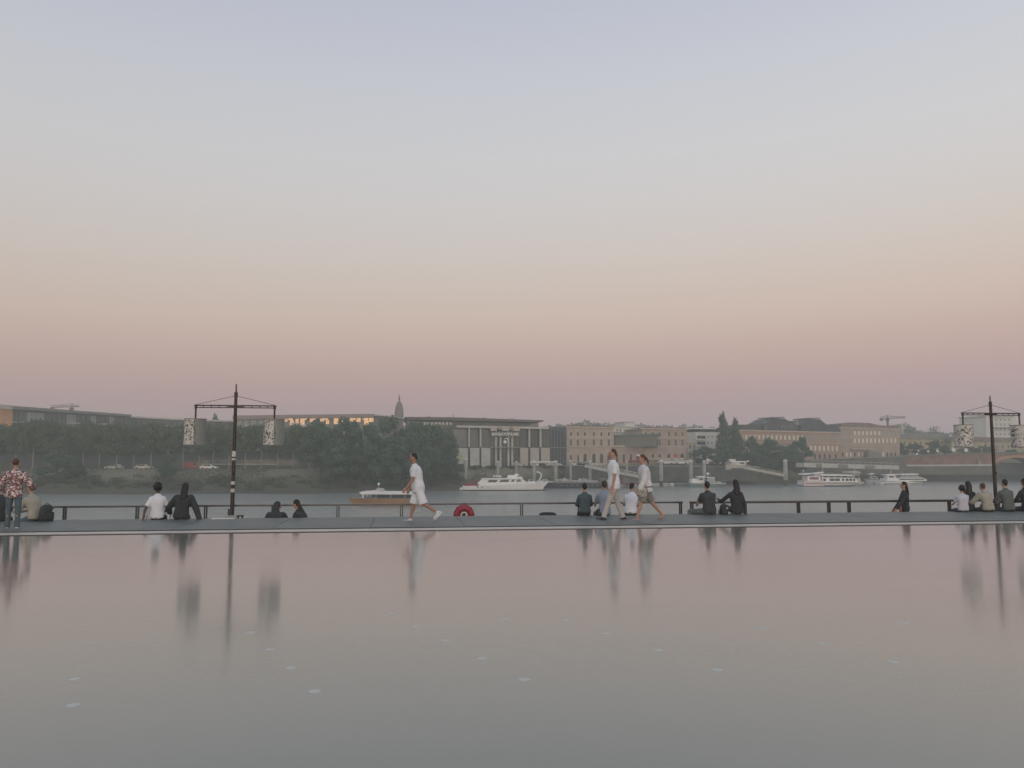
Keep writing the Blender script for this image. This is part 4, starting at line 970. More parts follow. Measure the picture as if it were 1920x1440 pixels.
for px, py, y, l in ((1024,873.5,228,'pale beige car parked under the right part of the crossbeam'),(1040,873.5,231,'white car parked before the dark glazed annexe'),(1009,873.5,228,'white car parked at the left end of the crossbeam'),
                     (973,873.5,225,'pale car parked below the emblem of the bank building')):
    car(px, py+1.5, y, PALE2 if px in (1024, 973) else WHITEB, l)
for px, l in ((1081,'pale car parked before the station, leftmost of three cars'),(1094,'pale car parked before the station, middle of three cars'),(1106,'pale car parked before the station, rightmost of three cars')):
    car(px, 874.5, 237, WHITEB, l)
for px, py, l in ((1250,866,'white car parked before the station terrace awning'),(1277,866,'white car parked below the red half round awning')):
    car(px, py+4.5, 243.5, WHITE, l)
o = car(1337, 872, 246, WHITE, 'white van parked left of the round grey tank', True)
def roadsign(px, py, y, label, r=.35):
    c = at(px, py, y); o = thing('round_sign', label, 'sign', (c.x, c.y, 3.5), 0, 'white round signs on the bridge ramp'); h = c.z-3.5
    mb = MB(); mb.tube((0,0,-1), (0,0,h), .05); mb.build('post', PILE, o)
    mb = MB(); mb.tube((0,-.08,h), (0,-.03,h), r, n=16); mb.build('plate', WHITE, o)
for px, py, r_, l in ((1719,851,.35,'low white round sign at the left end of the bridge ramp'),(1722,845,.3,'upper white round sign at the left end of the bridge ramp'),(1740,846,.4,'white round sign before the largest dark tree'),(1757.5,845,.45,'white round sign right of the largest dark tree'),
                      (1787.5,843.5,.65,'big white round sign left of the lantern foot on the ramp'),(1811,844,.65,'big white round sign below the left lantern of the right mast')):
    roadsign(px, py, 287, l, r_)
# tower cranes on the skyline
def crane(px, py, y, jl, jr, label):
    c = at(px, py, y); o = thing('tower_crane', label, 'crane', (c.x, c.y, 0)); h = c.z; k = y/F
    mb = MB(); mb.box(-.4,.4,-.4,.4,-.5,h); mb.build('mast', DARKM, o)
    mb = MB(); mb.tube((-jl*k,0,h), (jr*k,0,h+.5), .18); mb.tube((-jl*k,0,h+1), (jr*k,0,h+1.2), .1)
    n_ = int((jl+jr)/3)
    for i in range(n_): x = -jl*k+(jl+jr)*k*i/n_; mb.tube((x,0,h), (x+1.5*k,0,h+1), .07); 
    mb.build('jib', DARKM, o); mb = MB(); mb.tube((0,0,h), (0,0,h+2), .2); mb.tube((0,0,h+2), (-jl*k*.8,0,h+.9), .06); mb.tube((0,0,h+2), (jr*k*.6,0,h+.9), .06); mb.build('apex', DARKM, o)
    MB().box(-jl*k, -jl*k+1.5, -.5, .5, h-1.1, h-.1).build('counterweight', DARKM, o); MB().box(-.9, .7, -.6, .6, h-1.2, h-.2).build('cab', DARKM, o)
crane(135, 764, 400, 40, 14, 'dark tower crane on the skyline above the glazed office block')
crane(1664, 785, 420, 14, 34, 'small dark tower crane on the skyline right of the square stone block')

# ------------------------------------------------------------------ lamp masts on the quay
LEAFP = mat('perforated_sheet', (.60,.60,.57), .5, .1, 9)
MESHG = mat('grey_lantern_screen', (.24,.26,.245), .6, .08, 6)
CUT = mat('cut_out_dark', (.085,.09,.088), .6, .1, 6)
STICK = mat('white_sticker', (.68,.68,.65), .5, .2, 30)
def lamp_mast(px, py_top, py_arm, py_stay, arm_px, lw, ltop, lbot, label, rz, stickers=()):
    v = VRAIL-.3; u = q_at(px, v); b = q(u, v, ZLOW); y = b.y; k = y/F
    zz = lambda py: at(px, py, y).z-b.z
    o = thing('lamp_mast', label, 'lamp mast', b, rz)
    ztop, za, zs = zz(py_top), zz(py_arm), zz(py_stay)
    mb = MB(); mb.tube((0,0,0), (0,0,zs-.05), .062, .045, 14); mb.build('pole', DARKM, o, smooth=False)
    mb = MB(); mb.tube((0,0,zs-.05), (0,0,zs+.1), .05, .05, 12); mb.tube((0,0,zs+.1), (0,0,ztop), .022, .018, 8); mb.build('top_spike', DARKM, o)
    L = arm_px*k/(math.cos(rz)-b.x/b.y*math.sin(rz))
    for sg in (-1, 1):
        mb = MB(); mb.tube((sg*.04,0,za+.03), (sg*(L+.05),0,za+.03), .018, n=6); mb.tube((sg*.04,0,za-.03), (sg*(L-.02),0,za-.03), .014, n=6)
        for i in range(1, 5): x = sg*L*i/5; mb.tube((x,0,za+.03), (x+sg*.03,0,za-.03), .012, n=5)
        mb.box(min(sg*.04, sg*.2), max(sg*.04, sg*.2), -.03, .03, za-.04, za+.04); mb.build('arm', DARKM, o)
        mb = MB(); mb.tube((0,0,zs), (sg*L,0,za+.05), .007, n=5); mb.build('stay', DARKM, o)
        zt = zz(ltop); zb = zz(lbot); r = lw/2*k
        mb = MB(); mb.tube((sg*L,0,za), (sg*L,0,zt-.02), .025, n=8); mb.tube((sg*L,0,za+.04), (sg*L,0,za-.06), .038, n=8); mb.build('hanger', DARKM, o)
        # lantern: a drum of translucent grey screen, one half wrapped in a sheet cut with leaf shaped slits
        mb = MB(); n_ = 20; A = [2*math.pi*i/n_ for i in range(n_)]
        mb.rings([[(sg*L+r*math.cos(a), r*math.sin(a), z) for a in A] for z in (zb, zt)]); lan = mb.build('lantern', MESHG, o)
        sh = MB(); n_ = 12; A0, A1 = math.pi*(.90 if px < 960 else 1.0)-rz+(0 if px < 960 else -.35), math.pi*(1.58 if px < 960 else 1.85)-rz; r1 = r*1.02
        AA = [A0+(A1-A0)*i/n_ for i in range(n_+1)]
        sh.rings([[(sg*L+rr*math.cos(a), rr*math.sin(a), z) for a in AA]+[(sg*L+rr*.985*math.cos(a), rr*.985*math.sin(a), z) for a in reversed(AA)] for rr, z in ((r1,zb), (r1,zt))])
        sh.build('perforated_sheet', LEAFP, lan)
        random.seed(int(px)+sg); cu_ = MB()
        for _ in range(95):
            a = random.uniform(A0+.1, A1+.15); z = random.uniform(zb+.03, zt-.03); ln = random.uniform(.025, .06); t = random.uniform(.3, 1.3)*random.choice((1,1,-1)); w_ = random.uniform(.009, .019)
            rr = r1*1.01; c_ = Vector((sg*L+rr*math.cos(a), rr*math.sin(a), z)); e = Vector((-math.sin(a), math.cos(a), 0)); d = e*math.cos(t)+Vector((0,0,1))*math.sin(t); g_ = e*-math.sin(t)+Vector((0,0,1))*math.cos(t)
            cu_.face([c_-d*ln, c_-g_*w_, c_+d*ln, c_+g_*w_])
        s_ = cu_.build('leaf_slits', CUT, lan); s_['kind'] = 'stuff'
        for z in (zb, zt): MB().rings([[(sg*L+rr*math.cos(a), rr*math.sin(a), z+dz) for a in A] for rr, dz in ((r*1.04,-.012),(r*1.04,.012))]).build('hoop', GREYROOF, lan)
    mb = MB(); mb.box(-.1, 0, -.1, .06, zz(967), zz(954)); mb.build('junction_box', HULLD, o)
    mb = MB(); mb.box(-.17, .16, -.16, .16, 0, zz(966)); mb.build('plinth', PALE, o)
    for py in (778, 888): mb = MB(); mb.tube((0,-.05,zz(py)), (0,-.09,zz(py)+.03), .03, n=8); mb.build('bracket', DARKM, o)
    for py, h in stickers:
        z = zz(py); rr = .062; A = [math.pi*1.15+math.pi*.7*i/8 for i in range(9)]
        mb = MB(); mb.rings([[(rr*math.cos(a), rr*math.sin(a), zq) for a in A]+[(rr*.97*math.cos(a), rr*.97*math.sin(a), zq) for a in reversed(A)] for zq in (z-h/2, z+h/2)]); mb.build('sticker', STICK, o)
    return o
lamp_mast(435.5, 720, 762.5, 742, 74, 38, 786.5, 834.5, 'dark lamp mast with two hanging lanterns, stickers on its pole, before the plane trees', QA, ((851,.16),(861,.05),(905.5,.09),(919.5,.10)))
lamp_mast(1868, 742, 776.5, 759, 53, 32, 797.5, 838, 'dark lamp mast with two hanging lanterns in front of the white tower block', QA)

# ------------------------------------------------------------------ railings
def railing(label, ua, ub, posts, ztop, thick=.055, name='railing'):
    o = thing(name, label, 'railing', q(ua, VRAIL, ZLOW), QA, 'railings along the lower quay')
    L = ub-ua; h = ztop-ZLOW
    MB().box(0, L, -.07, .07, h-thick, h-.025).build('handrail', RAILM, o)
    MB().box(0, L, -.075, .075, h-.025, h).build('handrail_top', RAILT, o)
    for u, wd in posts:
        x = u-ua
        MB().box(x-wd, x-wd*.3, -.03, .03, 0, h-thick).build('post', RAILM, o); MB().box(x+wd*.3, x+wd, -.03, .03, 0, h-thick).build('post', RAILM, o)
        MB().box(x-.12, x+.12, -.09, .09, 0, .02).build('foot_plate', RAILM, o)
    return o
ZR = .285
uq = lambda px: q_at(px, VRAIL)
railing('long railing left of the paired posts, with the red life ring on it', uq(-60), uq(1279), [(uq(p), .045) for p in (-8,122,258,386,512,634,753,866,978,1086,1188,1276)], ZR)
railing('railing section right of the paired posts, up to the standing woman in black', uq(1294), uq(1812), [(uq(p), .05) for p in (1297,1394,1497,1554,1592,1694,1780)], ZR, .075)
railing('short railing section at the right edge behind the seated group', uq(1818), uq(1990), [(uq(p), .045) for p in (1822,1872,1960)], ZR, .07)
# life ring in its holder
c = qpt(870, VRAIL-.14, 0); zc_ = at(870, 966, c.y).z
o = thing('life_ring', 'red life ring hanging on the rail, only its upper half above the quay edge', 'life ring', (c.x, c.y, zc_), QA)
mb = MB(); mb.torus((0,0,0), .215, .10, n=36, m=12); mb.build('ring', REDR, o, smooth=True)
mb = MB(); mb.torus((0,-.01,0), .085, .022, n=24, m=8); mb.build('inner_rim', WHITE, o, smooth=True)
for a in (.8, 2.35):
    mb = MB(); mb.torus((0,0,0), .215, .103, n=3, m=12, a0=a-.09, a1=a+.09); mb.build('band', mat('dull_red_band', (.28,.03,.045), .6, .1, 3), o, smooth=True)
MB().box(-.05, .05, .02, .1, -.3, .36).build('bracket', RAILM, o)
c = qpt(1027, VFAR+.6, 0)
o = thing('bollard', 'black rounded bollard top just showing over the quay edge right of the life ring', 'bollard', (c.x, c.y, ZLOW), QA)
zt = at(1027, 960.5, c.y).z-ZLOW
mb = MB(); mb.rings([[(rx*math.cos(a), rx*.7*math.sin(a), z) for a in [2*math.pi*i/18 for i in range(18)]] for rx, z in ((.14,0),(.13,zt-.2),(.26,zt-.13),(.25,zt-.04),(.17,zt),(.02,zt+.004))]); mb.build('bollard_head', BLACK, o, smooth=True)
c = qpt(450, VFAR+.9, 0); zt = at(450, 966, c.y).z-ZLOW
o = thing('low_stool', 'small dark seat beside the left lamp mast plinth', 'stool', (c.x, c.y, ZLOW), QA)
MB().box(-.07,.09,-.1,.1,zt-.03,zt).build('seat', BLACK, o)
for x in (-.05,.06): MB().box(x,x+.02,-.08,.08,0,zt-.03).build('leg', BLACK, o)

# ------------------------------------------------------------------ people
BAKE = []
def skinmat(n, c): return mat(n, c, .55, .04, 8)
SK1 = skinmat('light_skin', (.44,.27,.20)); SK2 = skinmat('tanned_skin', (.36,.21,.155)); SK3 = skinmat('dark_skin', (.13,.075,.05))
H_BLK = mat('black_hair', (.018,.016,.015), .5, .2, 25); H_BRN = mat('brown_hair', (.085,.052,.034), .5, .25, 25); H_AUB = mat('auburn_hair', (.12,.055,.03), .5, .2, 25)
C_WHT = mat('white_cotton', (.74,.77,.82), .85, .05, 6, bump=.25); C_OFF = mat('off_white_linen', (.66,.68,.70), .85, .06, 6, bump=.25); C_LIL = mat('lilac_white_shirt', (.55,.55,.62), .85, .06, 6, bump=.25)
C_BEI = mat('beige_cloth', (.40,.38,.32), .85, .1, 6, bump=.25); C_KHA = mat('khaki_cloth', (.25,.245,.23), .85, .12, 6, bump=.25); C_TRO = mat('pale_taupe_trousers', (.50,.475,.455), .85, .07, 6, bump=.25)
C_BLK = mat('black_cloth', (.045,.052,.056), .85, .15, 6, bump=.25); C_CHA = mat('charcoal_cloth', (.055,.065,.068), .85, .12, 6, bump=.25); C_JEAN = mat('blue_denim', (.10,.145,.165), .85, .14, 9, bump=.25)
C_TEAL = mat('teal_jacket_cloth', (.075,.115,.13), .85, .12, 6, bump=.25); C_BLU = mat('pale_blue_shirt', (.30,.36,.45), .85, .07, 6, bump=.25); C_GRN = mat('grey_green_cloth', (.13,.15,.145), .85, .1, 6, bump=.25); C_DNAV = mat('dark_grey_denim', (.07,.085,.095), .85, .12, 9, bump=.25)
S_WHT = mat('white_trainer', (.70,.70,.70), .6, .06, 10); S_BLK = mat('black_trainer', (.025,.025,.028), .6, .1, 10)
fm = bpy.data.materials.new('floral_print'); fm.use_nodes = True; n = fm.node_tree.nodes; l = fm.node_tree.links; p = n['Principled BSDF']; p.inputs['Roughness'].default_value = .85
co = n.new('ShaderNodeTexCoord'); vo = n.new('ShaderNodeTexVoronoi'); vo.inputs['Scale'].default_value = 27; l.new(co.outputs['Object'], vo.inputs['Vector'])
sv = n.new('ShaderNodeSeparateColor'); l.new(vo.outputs['Color'], sv.inputs[0])
rp = n.new('ShaderNodeValToRGB'); rp.color_ramp.interpolation = 'CONSTANT'
for i, (ps, c_) in enumerate(((0,(.13,.075,.08)),(.28,(.32,.16,.16)),(.5,(.62,.55,.52)),(.66,(.24,.14,.14)),(.84,(.70,.62,.60)))):
    e = rp.color_ramp.elements[i] if i < 2 else rp.color_ramp.elements.new(ps)
    e.position = ps; e.color = (*c_, 1)
l.new(sv.outputs[0], rp.inputs[0]); l.new(rp.outputs[0], p.inputs['Base Color']); C_FLO = fm

V = Vector
def limb(hip, a, k, l1=.43, l2=.42, side=0.0):
    """a: hip flexion, k: knee bend (degrees)"""
    a, k = R(a), R(k)
    kn = hip+V((side*l1, math.sin(a)*l1, -math.cos(a)*l1)); an = kn+V((side*.3*l2, math.sin(a-k)*l2, -math.cos(a-k)*l2)); return kn, an
def arm(sh, a, e, out=.12, l1=.29, l2=.25, fin=0.0):
    s = 1 if sh.x > 0 else -1; a, e = R(a), R(e)
    el = sh+V((s*out*l1, math.sin(a), -math.cos(a)))*1.0*V((1,1,1)).x if False else sh+V((s*out*l1, math.sin(a)*l1, -math.cos(a)*l1))
    wr = el+V((s*fin*l2, math.sin(a+e)*l2, -math.cos(a+e)*l2)); return el, wr
def torso(base, lean, slouch, sidelean=0.0):
    """hip centre -> waist, chest, shoulder, neck, head"""
    pts = [base]; a = R(lean); d = [.17, .17, .16, .09, .155]; extra = [0, slouch*.5, slouch, slouch, slouch*.2]
    for L, e in zip(d, extra):
        t = a+R(e); pts.append(pts[-1]+V((sidelean*L, math.sin(t)*L, math.cos(t)*L)))
    return pts       # hip, waist, chest, shoulders, neck, head centre

def person(label, loc, rz, tors, arms, legs, top, sleeve, bottom, leglen, hair, hairm, skin, shoes=None, s=1.0, headyaw=0.0, headpitch=0.0, voxel=.013, face=False, toes=(0,0), girth=1.0, name='person', group=None, hemline=.0):
    o = thing(name, label, 'person', loc, rz, group); o.scale = (s, s, s)
    hip, waist, chest, sho, neck, head = tors
    g = girth
    lat = V((1,0,0))
    def ring(c, up, rx, ry, n_=16):
        f_ = up.cross(lat).normalized()*-1
        return [c+lat*(rx*math.cos(t))+f_*(ry*math.sin(t)) for t in [2*math.pi*i/n_ for i in range(n_)]]
    ups = [(waist-hip), (chest-hip), (sho-waist), (neck-chest), (head-neck), (head-neck)]; ups = [u.normalized() for u in ups]
    def trunk(mb, k, low=0.0):
        mb.rings([ring(hip-ups[0]*(.09+low), ups[0], .10*k*g, .08*k*g), ring(hip-ups[0]*(.06+low), ups[0], .155*k*g, .115*k*g), ring(hip, ups[0], .165*k*g, .12*k*g), ring(waist, ups[1], .142*k*g, .102*k*g), ring(chest, ups[2], .168*k*g, .115*k*g),
                  ring(chest.lerp(sho, .6), ups[2], .178*k*g, .105*k*g), ring(sho, ups[3], .135*k*g, .085*k*g), ring(sho.lerp(neck, .55), ups[3], .08*k, .068*k), ring(neck, ups[3], .055*k, .055*k)])
    SH = [sho+V((sx*.155*g, 0, -.045)) for sx in (-1, 1)]
    HP = [hip+V((sx*.085*g, 0, -.03)) for sx in (-1, 1)]
    hr = Matrix.Rotation(R(headyaw), 3, 'Z') @ Matrix.Rotation(R(-headpitch), 3, 'X')
    A = [arm(SH[i], *arms[i]) if not isinstance(arms[i][0], Vector) else arms[i] for i in (0, 1)]
    Lg = [limb(HP[i], *legs[i]) if not isinstance(legs[i][0], Vector) else legs[i] for i in (0, 1)]
    # --- body: one continuous skin
    mb = MB(); trunk(mb, .93)
    mb.capsule(sho, head-hr @ V((0,-.005,.03)), .058, .052)
    mb.ell(head, .076, .095, .112, hr, 16, 12); mb.ell(head+hr @ V((0,.03,-.065)), .055, .06, .05, hr)
    mb.capsule(head+hr @ V((0,.088,.012)), head+hr @ V((0,.112,-.022)), .010, .015); 
    for sx in (-1, 1): mb.ell(head+hr @ V((sx*.078,-.012,-.008)), .012, .022, .032, hr, 8, 6)
    for i in (0, 1):
        el, wr = A[i]; mb.capsule(SH[i], el, .052*g, .040); mb.capsule(el, wr, .041, .029)
        d = (wr-el).normalized(); sd = V((0,1,0)) if abs(d.y) < .7 else V((0,0,1)); sd = (sd-d*sd.dot(d)).normalized(); pn = d.cross(sd)
        pm = wr+d*.05
        for q_ in (-.028, -.010, .010, .028): mb.capsule(wr+sd*q_*.5, pm+sd*q_+d*.035, .015, .013, 7)
        for q_, ln in ((-.030,.055),(-.010,.07),(.010,.075),(.030,.065)):
            k1 = pm+sd*q_+d*.04; k2 = k1+d*ln*.55+pn*.012*(1 if i else -1); k3 = k2+d*ln*.4+pn*.025*(1 if i else -1)
            mb.capsule(k1, k2, .010, .009, 6); mb.capsule(k2, k3, .009, .007, 6)
        t0 = wr+d*.02+sd*.028; mb.capsule(t0, t0+sd*.028+d*.03, .013, .011, 6); mb.capsule(t0+sd*.028+d*.03, t0+sd*.034+d*.062, .011, .008, 6)
        kn, an = Lg[i]; mb.capsule(HP[i], kn, .080*g, .055); mb.capsule(kn, an, .055, .036); cp = kn.lerp(an, .3)+(V((0,-1,0)) if legs else V())*.012; mb.capsule(cp, kn.lerp(an, .55), .055, .043)
        fd = V((.12*(1 if i else -1), math.cos(R(toes[i])), math.sin(R(toes[i])))).normalized()
        ft = V((fd.x, -fd.z, fd.y)) if False else V((0, -math.sin(R(toes[i])), math.cos(R(toes[i]))))
        mb.capsule(an, an-ft*.045-fd*.03, .037, .034); mb.capsule(an-ft*.05-fd*.035, an-ft*.055+fd*.14, .036, .026)
        for j in range(5): x = (j-2)*.017; lat2 = V((fd.y, -fd.x, 0)).normalized(); mb.capsule(an-ft*.058+fd*.12+lat2*x, an-ft*.062+fd*(.175-.012*abs(j-1.5))+lat2*x*1.1, .012, .009, 6)
    b = mb.build('body', skin, o, smooth=True); BAKE.append((b, voxel, .5, 4))
    # --- top
    mb = MB(); trunk(mb, 1.12, hemline)
    for i in (0, 1):
        el, wr = A[i]
        if sleeve == 'short': e_ = SH[i].lerp(el, .72); mb.capsule(SH[i]+V((0,0,-.005)), SH[i].lerp(el, .3), .066*g, .062*g); mb.tube(SH[i].lerp(el, .2), e_, .062*g, .066, 14)
        elif sleeve == 'long': mb.capsule(SH[i], el, .066*g, .054); mb.capsule(el, el.lerp(wr, .97), .054, .041)
        elif sleeve == 'loose': mb.capsule(SH[i], el, .085*g, .085); mb.capsule(el, el.lerp(wr, .9), .085, .07)
    sn = {'short':'shirt','long':'jacket','loose':'blouse'}[sleeve]
    BAKE.append((mb.build(sn, top, o, smooth=True), voxel, .5, 5))
    # --- trousers / shorts
    mb = MB(); k = 1.16 if leglen > .8 else 1.22
    mb.rings([ring(hip-ups[0]*.10, ups[0], .09*g, .075*g), ring(hip-ups[0]*.06, ups[0], .15*k*.93*g, .12*k*.93*g), ring(hip, ups[0], .165*k*.94*g, .12*k*.94*g), ring(waist.lerp(hip, .35), ups[0], .15*g, .11*g)])
    for i in (0, 1):
        kn, an = Lg[i]
        if leglen <= .55:
            e_ = HP[i].lerp(kn, leglen*1.85); mb.capsule(HP[i], HP[i].lerp(e_, .4), .093*g, .085*g); mb.tube(HP[i].lerp(e_, .3), e_, .086*g, .094*g, 14)
        else:
            mb.capsule(HP[i], kn, .092*g, .068); mb.capsule(kn, kn.lerp(an, .6), .068, .060); mb.tube(kn.lerp(an, .5), kn.lerp(an, (leglen-.5)*1.96), .061, .066, 14)
    BAKE.append((mb.build('shorts' if leglen <= .55 else 'trousers', bottom, o, smooth=True), voxel, .5, 4))
    # --- shoes
    if shoes:
        for i in (0, 1):
            kn, an = Lg[i]; fd = V((.12*(1 if i else -1), math.cos(R(toes[i])), math.sin(R(toes[i])))).normalized(); ft = V((0, -math.sin(R(toes[i])), math.cos(R(toes[i]))))
            mb = MB(); mb.capsule(an+ft*.0, an-ft*.04-fd*.025, .046, .046); mb.capsule(an-ft*.045-fd*.04, an-ft*.055+fd*.15, .046, .036)
            sh = mb.build('shoe', shoes, o, smooth=True); BAKE.append((sh, .009, .4, 3))
            mb = MB(); lat2 = V((fd.y, -fd.x, 0)).normalized(); rs = []
            for z in (-.095, -.07): rs.append([an+ft*z+fd*(.055+.145*math.cos(t))+lat2*.047*math.sin(t) for t in [2*math.pi*j/16 for j in range(16)]])
            mb.rings(rs); mb.build('sole', S_WHT, o)
    # --- hair
    mb = MB(); off = hr @ V((0,-.024,.026))
    if hair == 'short': mb.ell(head+hr @ V((0,-.026,.024)), .082, .088, .103, hr, 16, 12); mb.capsule(head+hr @ V((0,-.07,-.01)), head+hr @ V((0,-.072,-.05)), .045, .035)
    elif hair == 'curly':
        random.seed(len(label)); mb.ell(head+off, .10, .105, .11, hr)
        for _ in range(46):
            d = V((random.gauss(0,1), random.gauss(0,1)-.5, random.gauss(0,1)+.3)).normalized(); p_ = head+off+hr @ V((d.x*.098, d.y*.10, d.z*.108)); mb.ell(p_, .034,.034,.034, None, 7, 5)
    elif hair == 'long':
        mb.ell(head+hr @ V((0,-.02,.02)), .088, .096, .108, hr, 16, 12)
        b0 = head+hr @ V((0,-.06,-.02)); bk = (chest+sho)/2+V((0,-.115*g,.0))
        mb.rings([[c_+lat*(rx*math.cos(t))+V((0,ry*math.sin(t),0)) for t in [2*math.pi*j/12 for j in range(12)]] for c_, rx, ry in ((b0+V((0,.02,.05)),.085,.06),(b0,.092,.055),(b0.lerp(bk,.45),.098,.05),(b0.lerp(bk,.8),.09,.042),(bk,.06,.025))])
    elif hair == 'bun':
        mb.ell(head+hr @ V((0,-.018,.022)), .082, .093, .105, hr, 16, 12); mb.ell(head+hr @ V((0,-.115,.015)), .038,.038,.038)
    elif hair == 'ponytail':
        mb.ell(head+hr @ V((0,-.018,.022)), .082, .093, .105, hr, 16, 12); mb.capsule(head+hr @ V((0,-.105,.03)), head+hr @ V((0,-.15,-.06)), .03, .028); mb.capsule(head+hr @ V((0,-.15,-.06)), head+hr @ V((0,-.155,-.17)), .03, .012)
    elif hair == 'hood':
        mb.ell(head+hr @ V((0,-.028,.01)), .098, .105, .125, hr); mb.capsule(head+hr @ V((0,-.06,-.06)), sho+V((0,-.04,.02)), .09, .12)
    BAKE.append((mb.build('hair' if hair != 'hood' else 'hood', hairm, o, smooth=True), .012, .4, 2))
    if face:
        for sx in (-1, 1):
            mb = MB(); mb.ell(head+hr @ V((sx*.031,.083,.012)), .012, .009, .008, hr, 8, 6); mb.build('eye', BLACK, o, smooth=True)
            mb = MB(); mb.capsule(head+hr @ V((sx*.018,.090,.032)), head+hr @ V((sx*.048,.082,.032)), .005, .004, 6); mb.build('eyebrow', hairm, o, smooth=True)
        mb = MB(); mb.capsule(head+hr @ V((-.02,.090,-.052)), head+hr @ V((.02,.090,-.052)), .006, .006, 6); mb.build('mouth', mat('lip', (.30,.12,.10), .5, .05, 5), o, smooth=True)
    o['_j'] = 0
    del o['_j']
    return o, A, Lg, head, tors

STEP = .012
def walker(px, py, **k): p = onz(px, py, STEP); return p
# striding man in white
leg_f, leg_b = (30, 4), (-22, 38)
o, *_ = person('person in a white T-shirt and white shorts striding left, head bent forward', onz(783, 976, STEP), R(97), torso(V((0,0,.875)), 7, 6), [(12,24,.06),(0,28,.06)], [(-19,38),(14,2)],
       C_WHT, 'short', C_WHT, .55, 'short', H_BLK, SK2, S_WHT, s=.995, headpitch=16, voxel=.010, face=True, toes=(-46,6), hemline=.08, girth=1.28)
# tall walking man
person('tall person in a white T-shirt, pale trousers and black trainers walking left', onz(1152, 974, STEP), R(95), torso(V((0,0,.875)), 2, 0), [(2,10,.05),(-4,14,.05)], [(22,4),(-13,8)],
       C_WHT, 'short', C_TRO, 1.0, 'short', H_BRN, SK1, S_BLK, s=1.055, headpitch=9, voxel=.010, face=True, toes=(8,-10), hemline=.06, girth=1.16)
# walking woman
person('barefoot person in a loose white top and khaki shorts walking left behind the tall man', onz(1213, 974, STEP), R(98), torso(V((0,0,.86)), 7, 3), [(10,18,.08),(-6,26,.08)], [(26,10),(-24,18)],
       C_OFF, 'loose', C_KHA, .5, 'ponytail', H_AUB, SK1, None, s=.985, headpitch=6, voxel=.010, face=True, toes=(2,-24), hemline=.07, girth=1.17)
c = onz(1203, 974, STEP)
o = thing('shoulder_bag', 'pale patterned bag carried at the hip by the barefoot woman', 'bag', (c.x-.02, c.y-.2, .78))
mb = MB(); mb.rings([[(rx*math.cos(t), .05*k_*math.sin(t), z) for t in [2*math.pi*i/14 for i in range(14)]] for rx, k_, z in ((.06,.7,-.2),(.13,1.1,-.16),(.14,1.2,-.05),(.11,1,.05),(.08,.5,.1))]); mb.build('bag_body', mat('patterned_canvas', (.50,.48,.44), .85, .3, 14), o, smooth=True)
mb = MB(); mb.torus((0,0,.1), .10, .008, n=16, m=6, a0=0, a1=math.pi); mb.build('strap', C_KHA, o)
# woman in floral blouse at the left edge
person('person in a red and white floral blouse and blue jeans standing at the left edge', onz(23, 990, STEP), R(12), torso(V((0,0,.89)), 0, 0), [(8,50,.75,.29,.25,-.3),(10,60,.7,.29,.25,-.2)], [(2,2,.43,.42,-.06),(-3,2,.43,.42,.06)],
       C_FLO, 'loose', C_JEAN, 1.0, 'bun', H_AUB, SK1, S_WHT, s=.90, voxel=.011, toes=(0,0), hemline=.05, girth=1.08)

def sit(px, label, rz=0.0, back=.25, lean=4, slouch=6, side=0.0, arms=None, legs=None, dz=0.0, v=None, **k):
    p = qpt(px, (VFAR-back) if v is None else v, STEP+dz)
    a = dict(top=C_CHA, sleeve='long', bottom=C_DNAV, leglen=1.0, hair='short', hairm=H_BLK, skin=SK1, shoes=S_BLK)
    a.update(k); top = a.pop('top'); sleeve = a.pop('sleeve'); bottom = a.pop('bottom'); leglen = a.pop('leglen'); hair = a.pop('hair'); hairm = a.pop('hairm'); skin = a.pop('skin'); shoes = a.pop('shoes')
    return person(label, p, QA+rz, torso(V((0,0,.115)), lean, slouch, side), arms or [(28,50,.25,.29,.25,-.4),(28,50,.25,.29,.25,-.4)], legs or [(84,82,.43,.42,-.08),(84,82,.43,.42,.08)], top, sleeve, bottom, leglen, hair, hairm, skin, shoes, **a)
PROP = (-22,2,.22)          # arm propped behind on the ground
PR2 = (-22,2,.22,.31,.29)
sit(-3, 'dark clothed person seated at the left edge of the picture beside the floral blouse', top=C_BLK, s=.95)
sit(67, 'person in a beige jacket and jeans seated on the quay behind the floral blouse', R(62), .32, 10, 14, top=C_BEI, bottom=C_JEAN, hair='short', hairm=H_AUB, headpitch=16, s=.99, legs=[(72,120,.43,.42,-.1),(86,70,.43,.42,.1)], girth=1.1)
sit(295, 'person with curly black hair in a white T-shirt seated leaning on one arm', R(4), .25, -3, 6, top=C_WHT, sleeve='short', hair='curly', skin=SK3, s=.96, arms=[(-18,4,.42,.31,.29,.1),(26,40,.3,.29,.25,-.4)])
sit(340, 'long haired person in a dark jacket leaning towards the white T-shirt', R(8), .25, 2, 8, .10, top=C_BLK, sleeve='loose', hair='long', hairm=H_BLK, s=.98, arms=[(22,30,.75,.29,.25,-.1),(-12,4,.5,.31,.29,.35)], girth=1.12)
sit(513, 'small dark hooded figure seated low at the quay edge right of the lamp mast', R(-10), .3, 18, 24, top=C_BLK, sleeve='loose', hair='hood', hairm=C_BLK, s=.98, dz=-.46, girth=1.2, headpitch=14, headyaw=-55, arms=[(16,10,.62,.29,.25,.2),(16,10,.62,.29,.25,.2)], bottom=C_BLK, v=VFAR+.38)
sit(572, 'dark clothed long haired person seated sideways with knees drawn up to the left', R(72), .38, 12, 18, top=C_BLK, hair='long', hairm=H_BLK, bottom=C_BLK, s=1.0, dz=-.46, v=VFAR+.4, headpitch=12, legs=[(118,80,.43,.42,-.05),(134,96,.43,.42,.05)], girth=1.15, arms=[(18,30,.1),(-26,4,.3,.31,.29)])
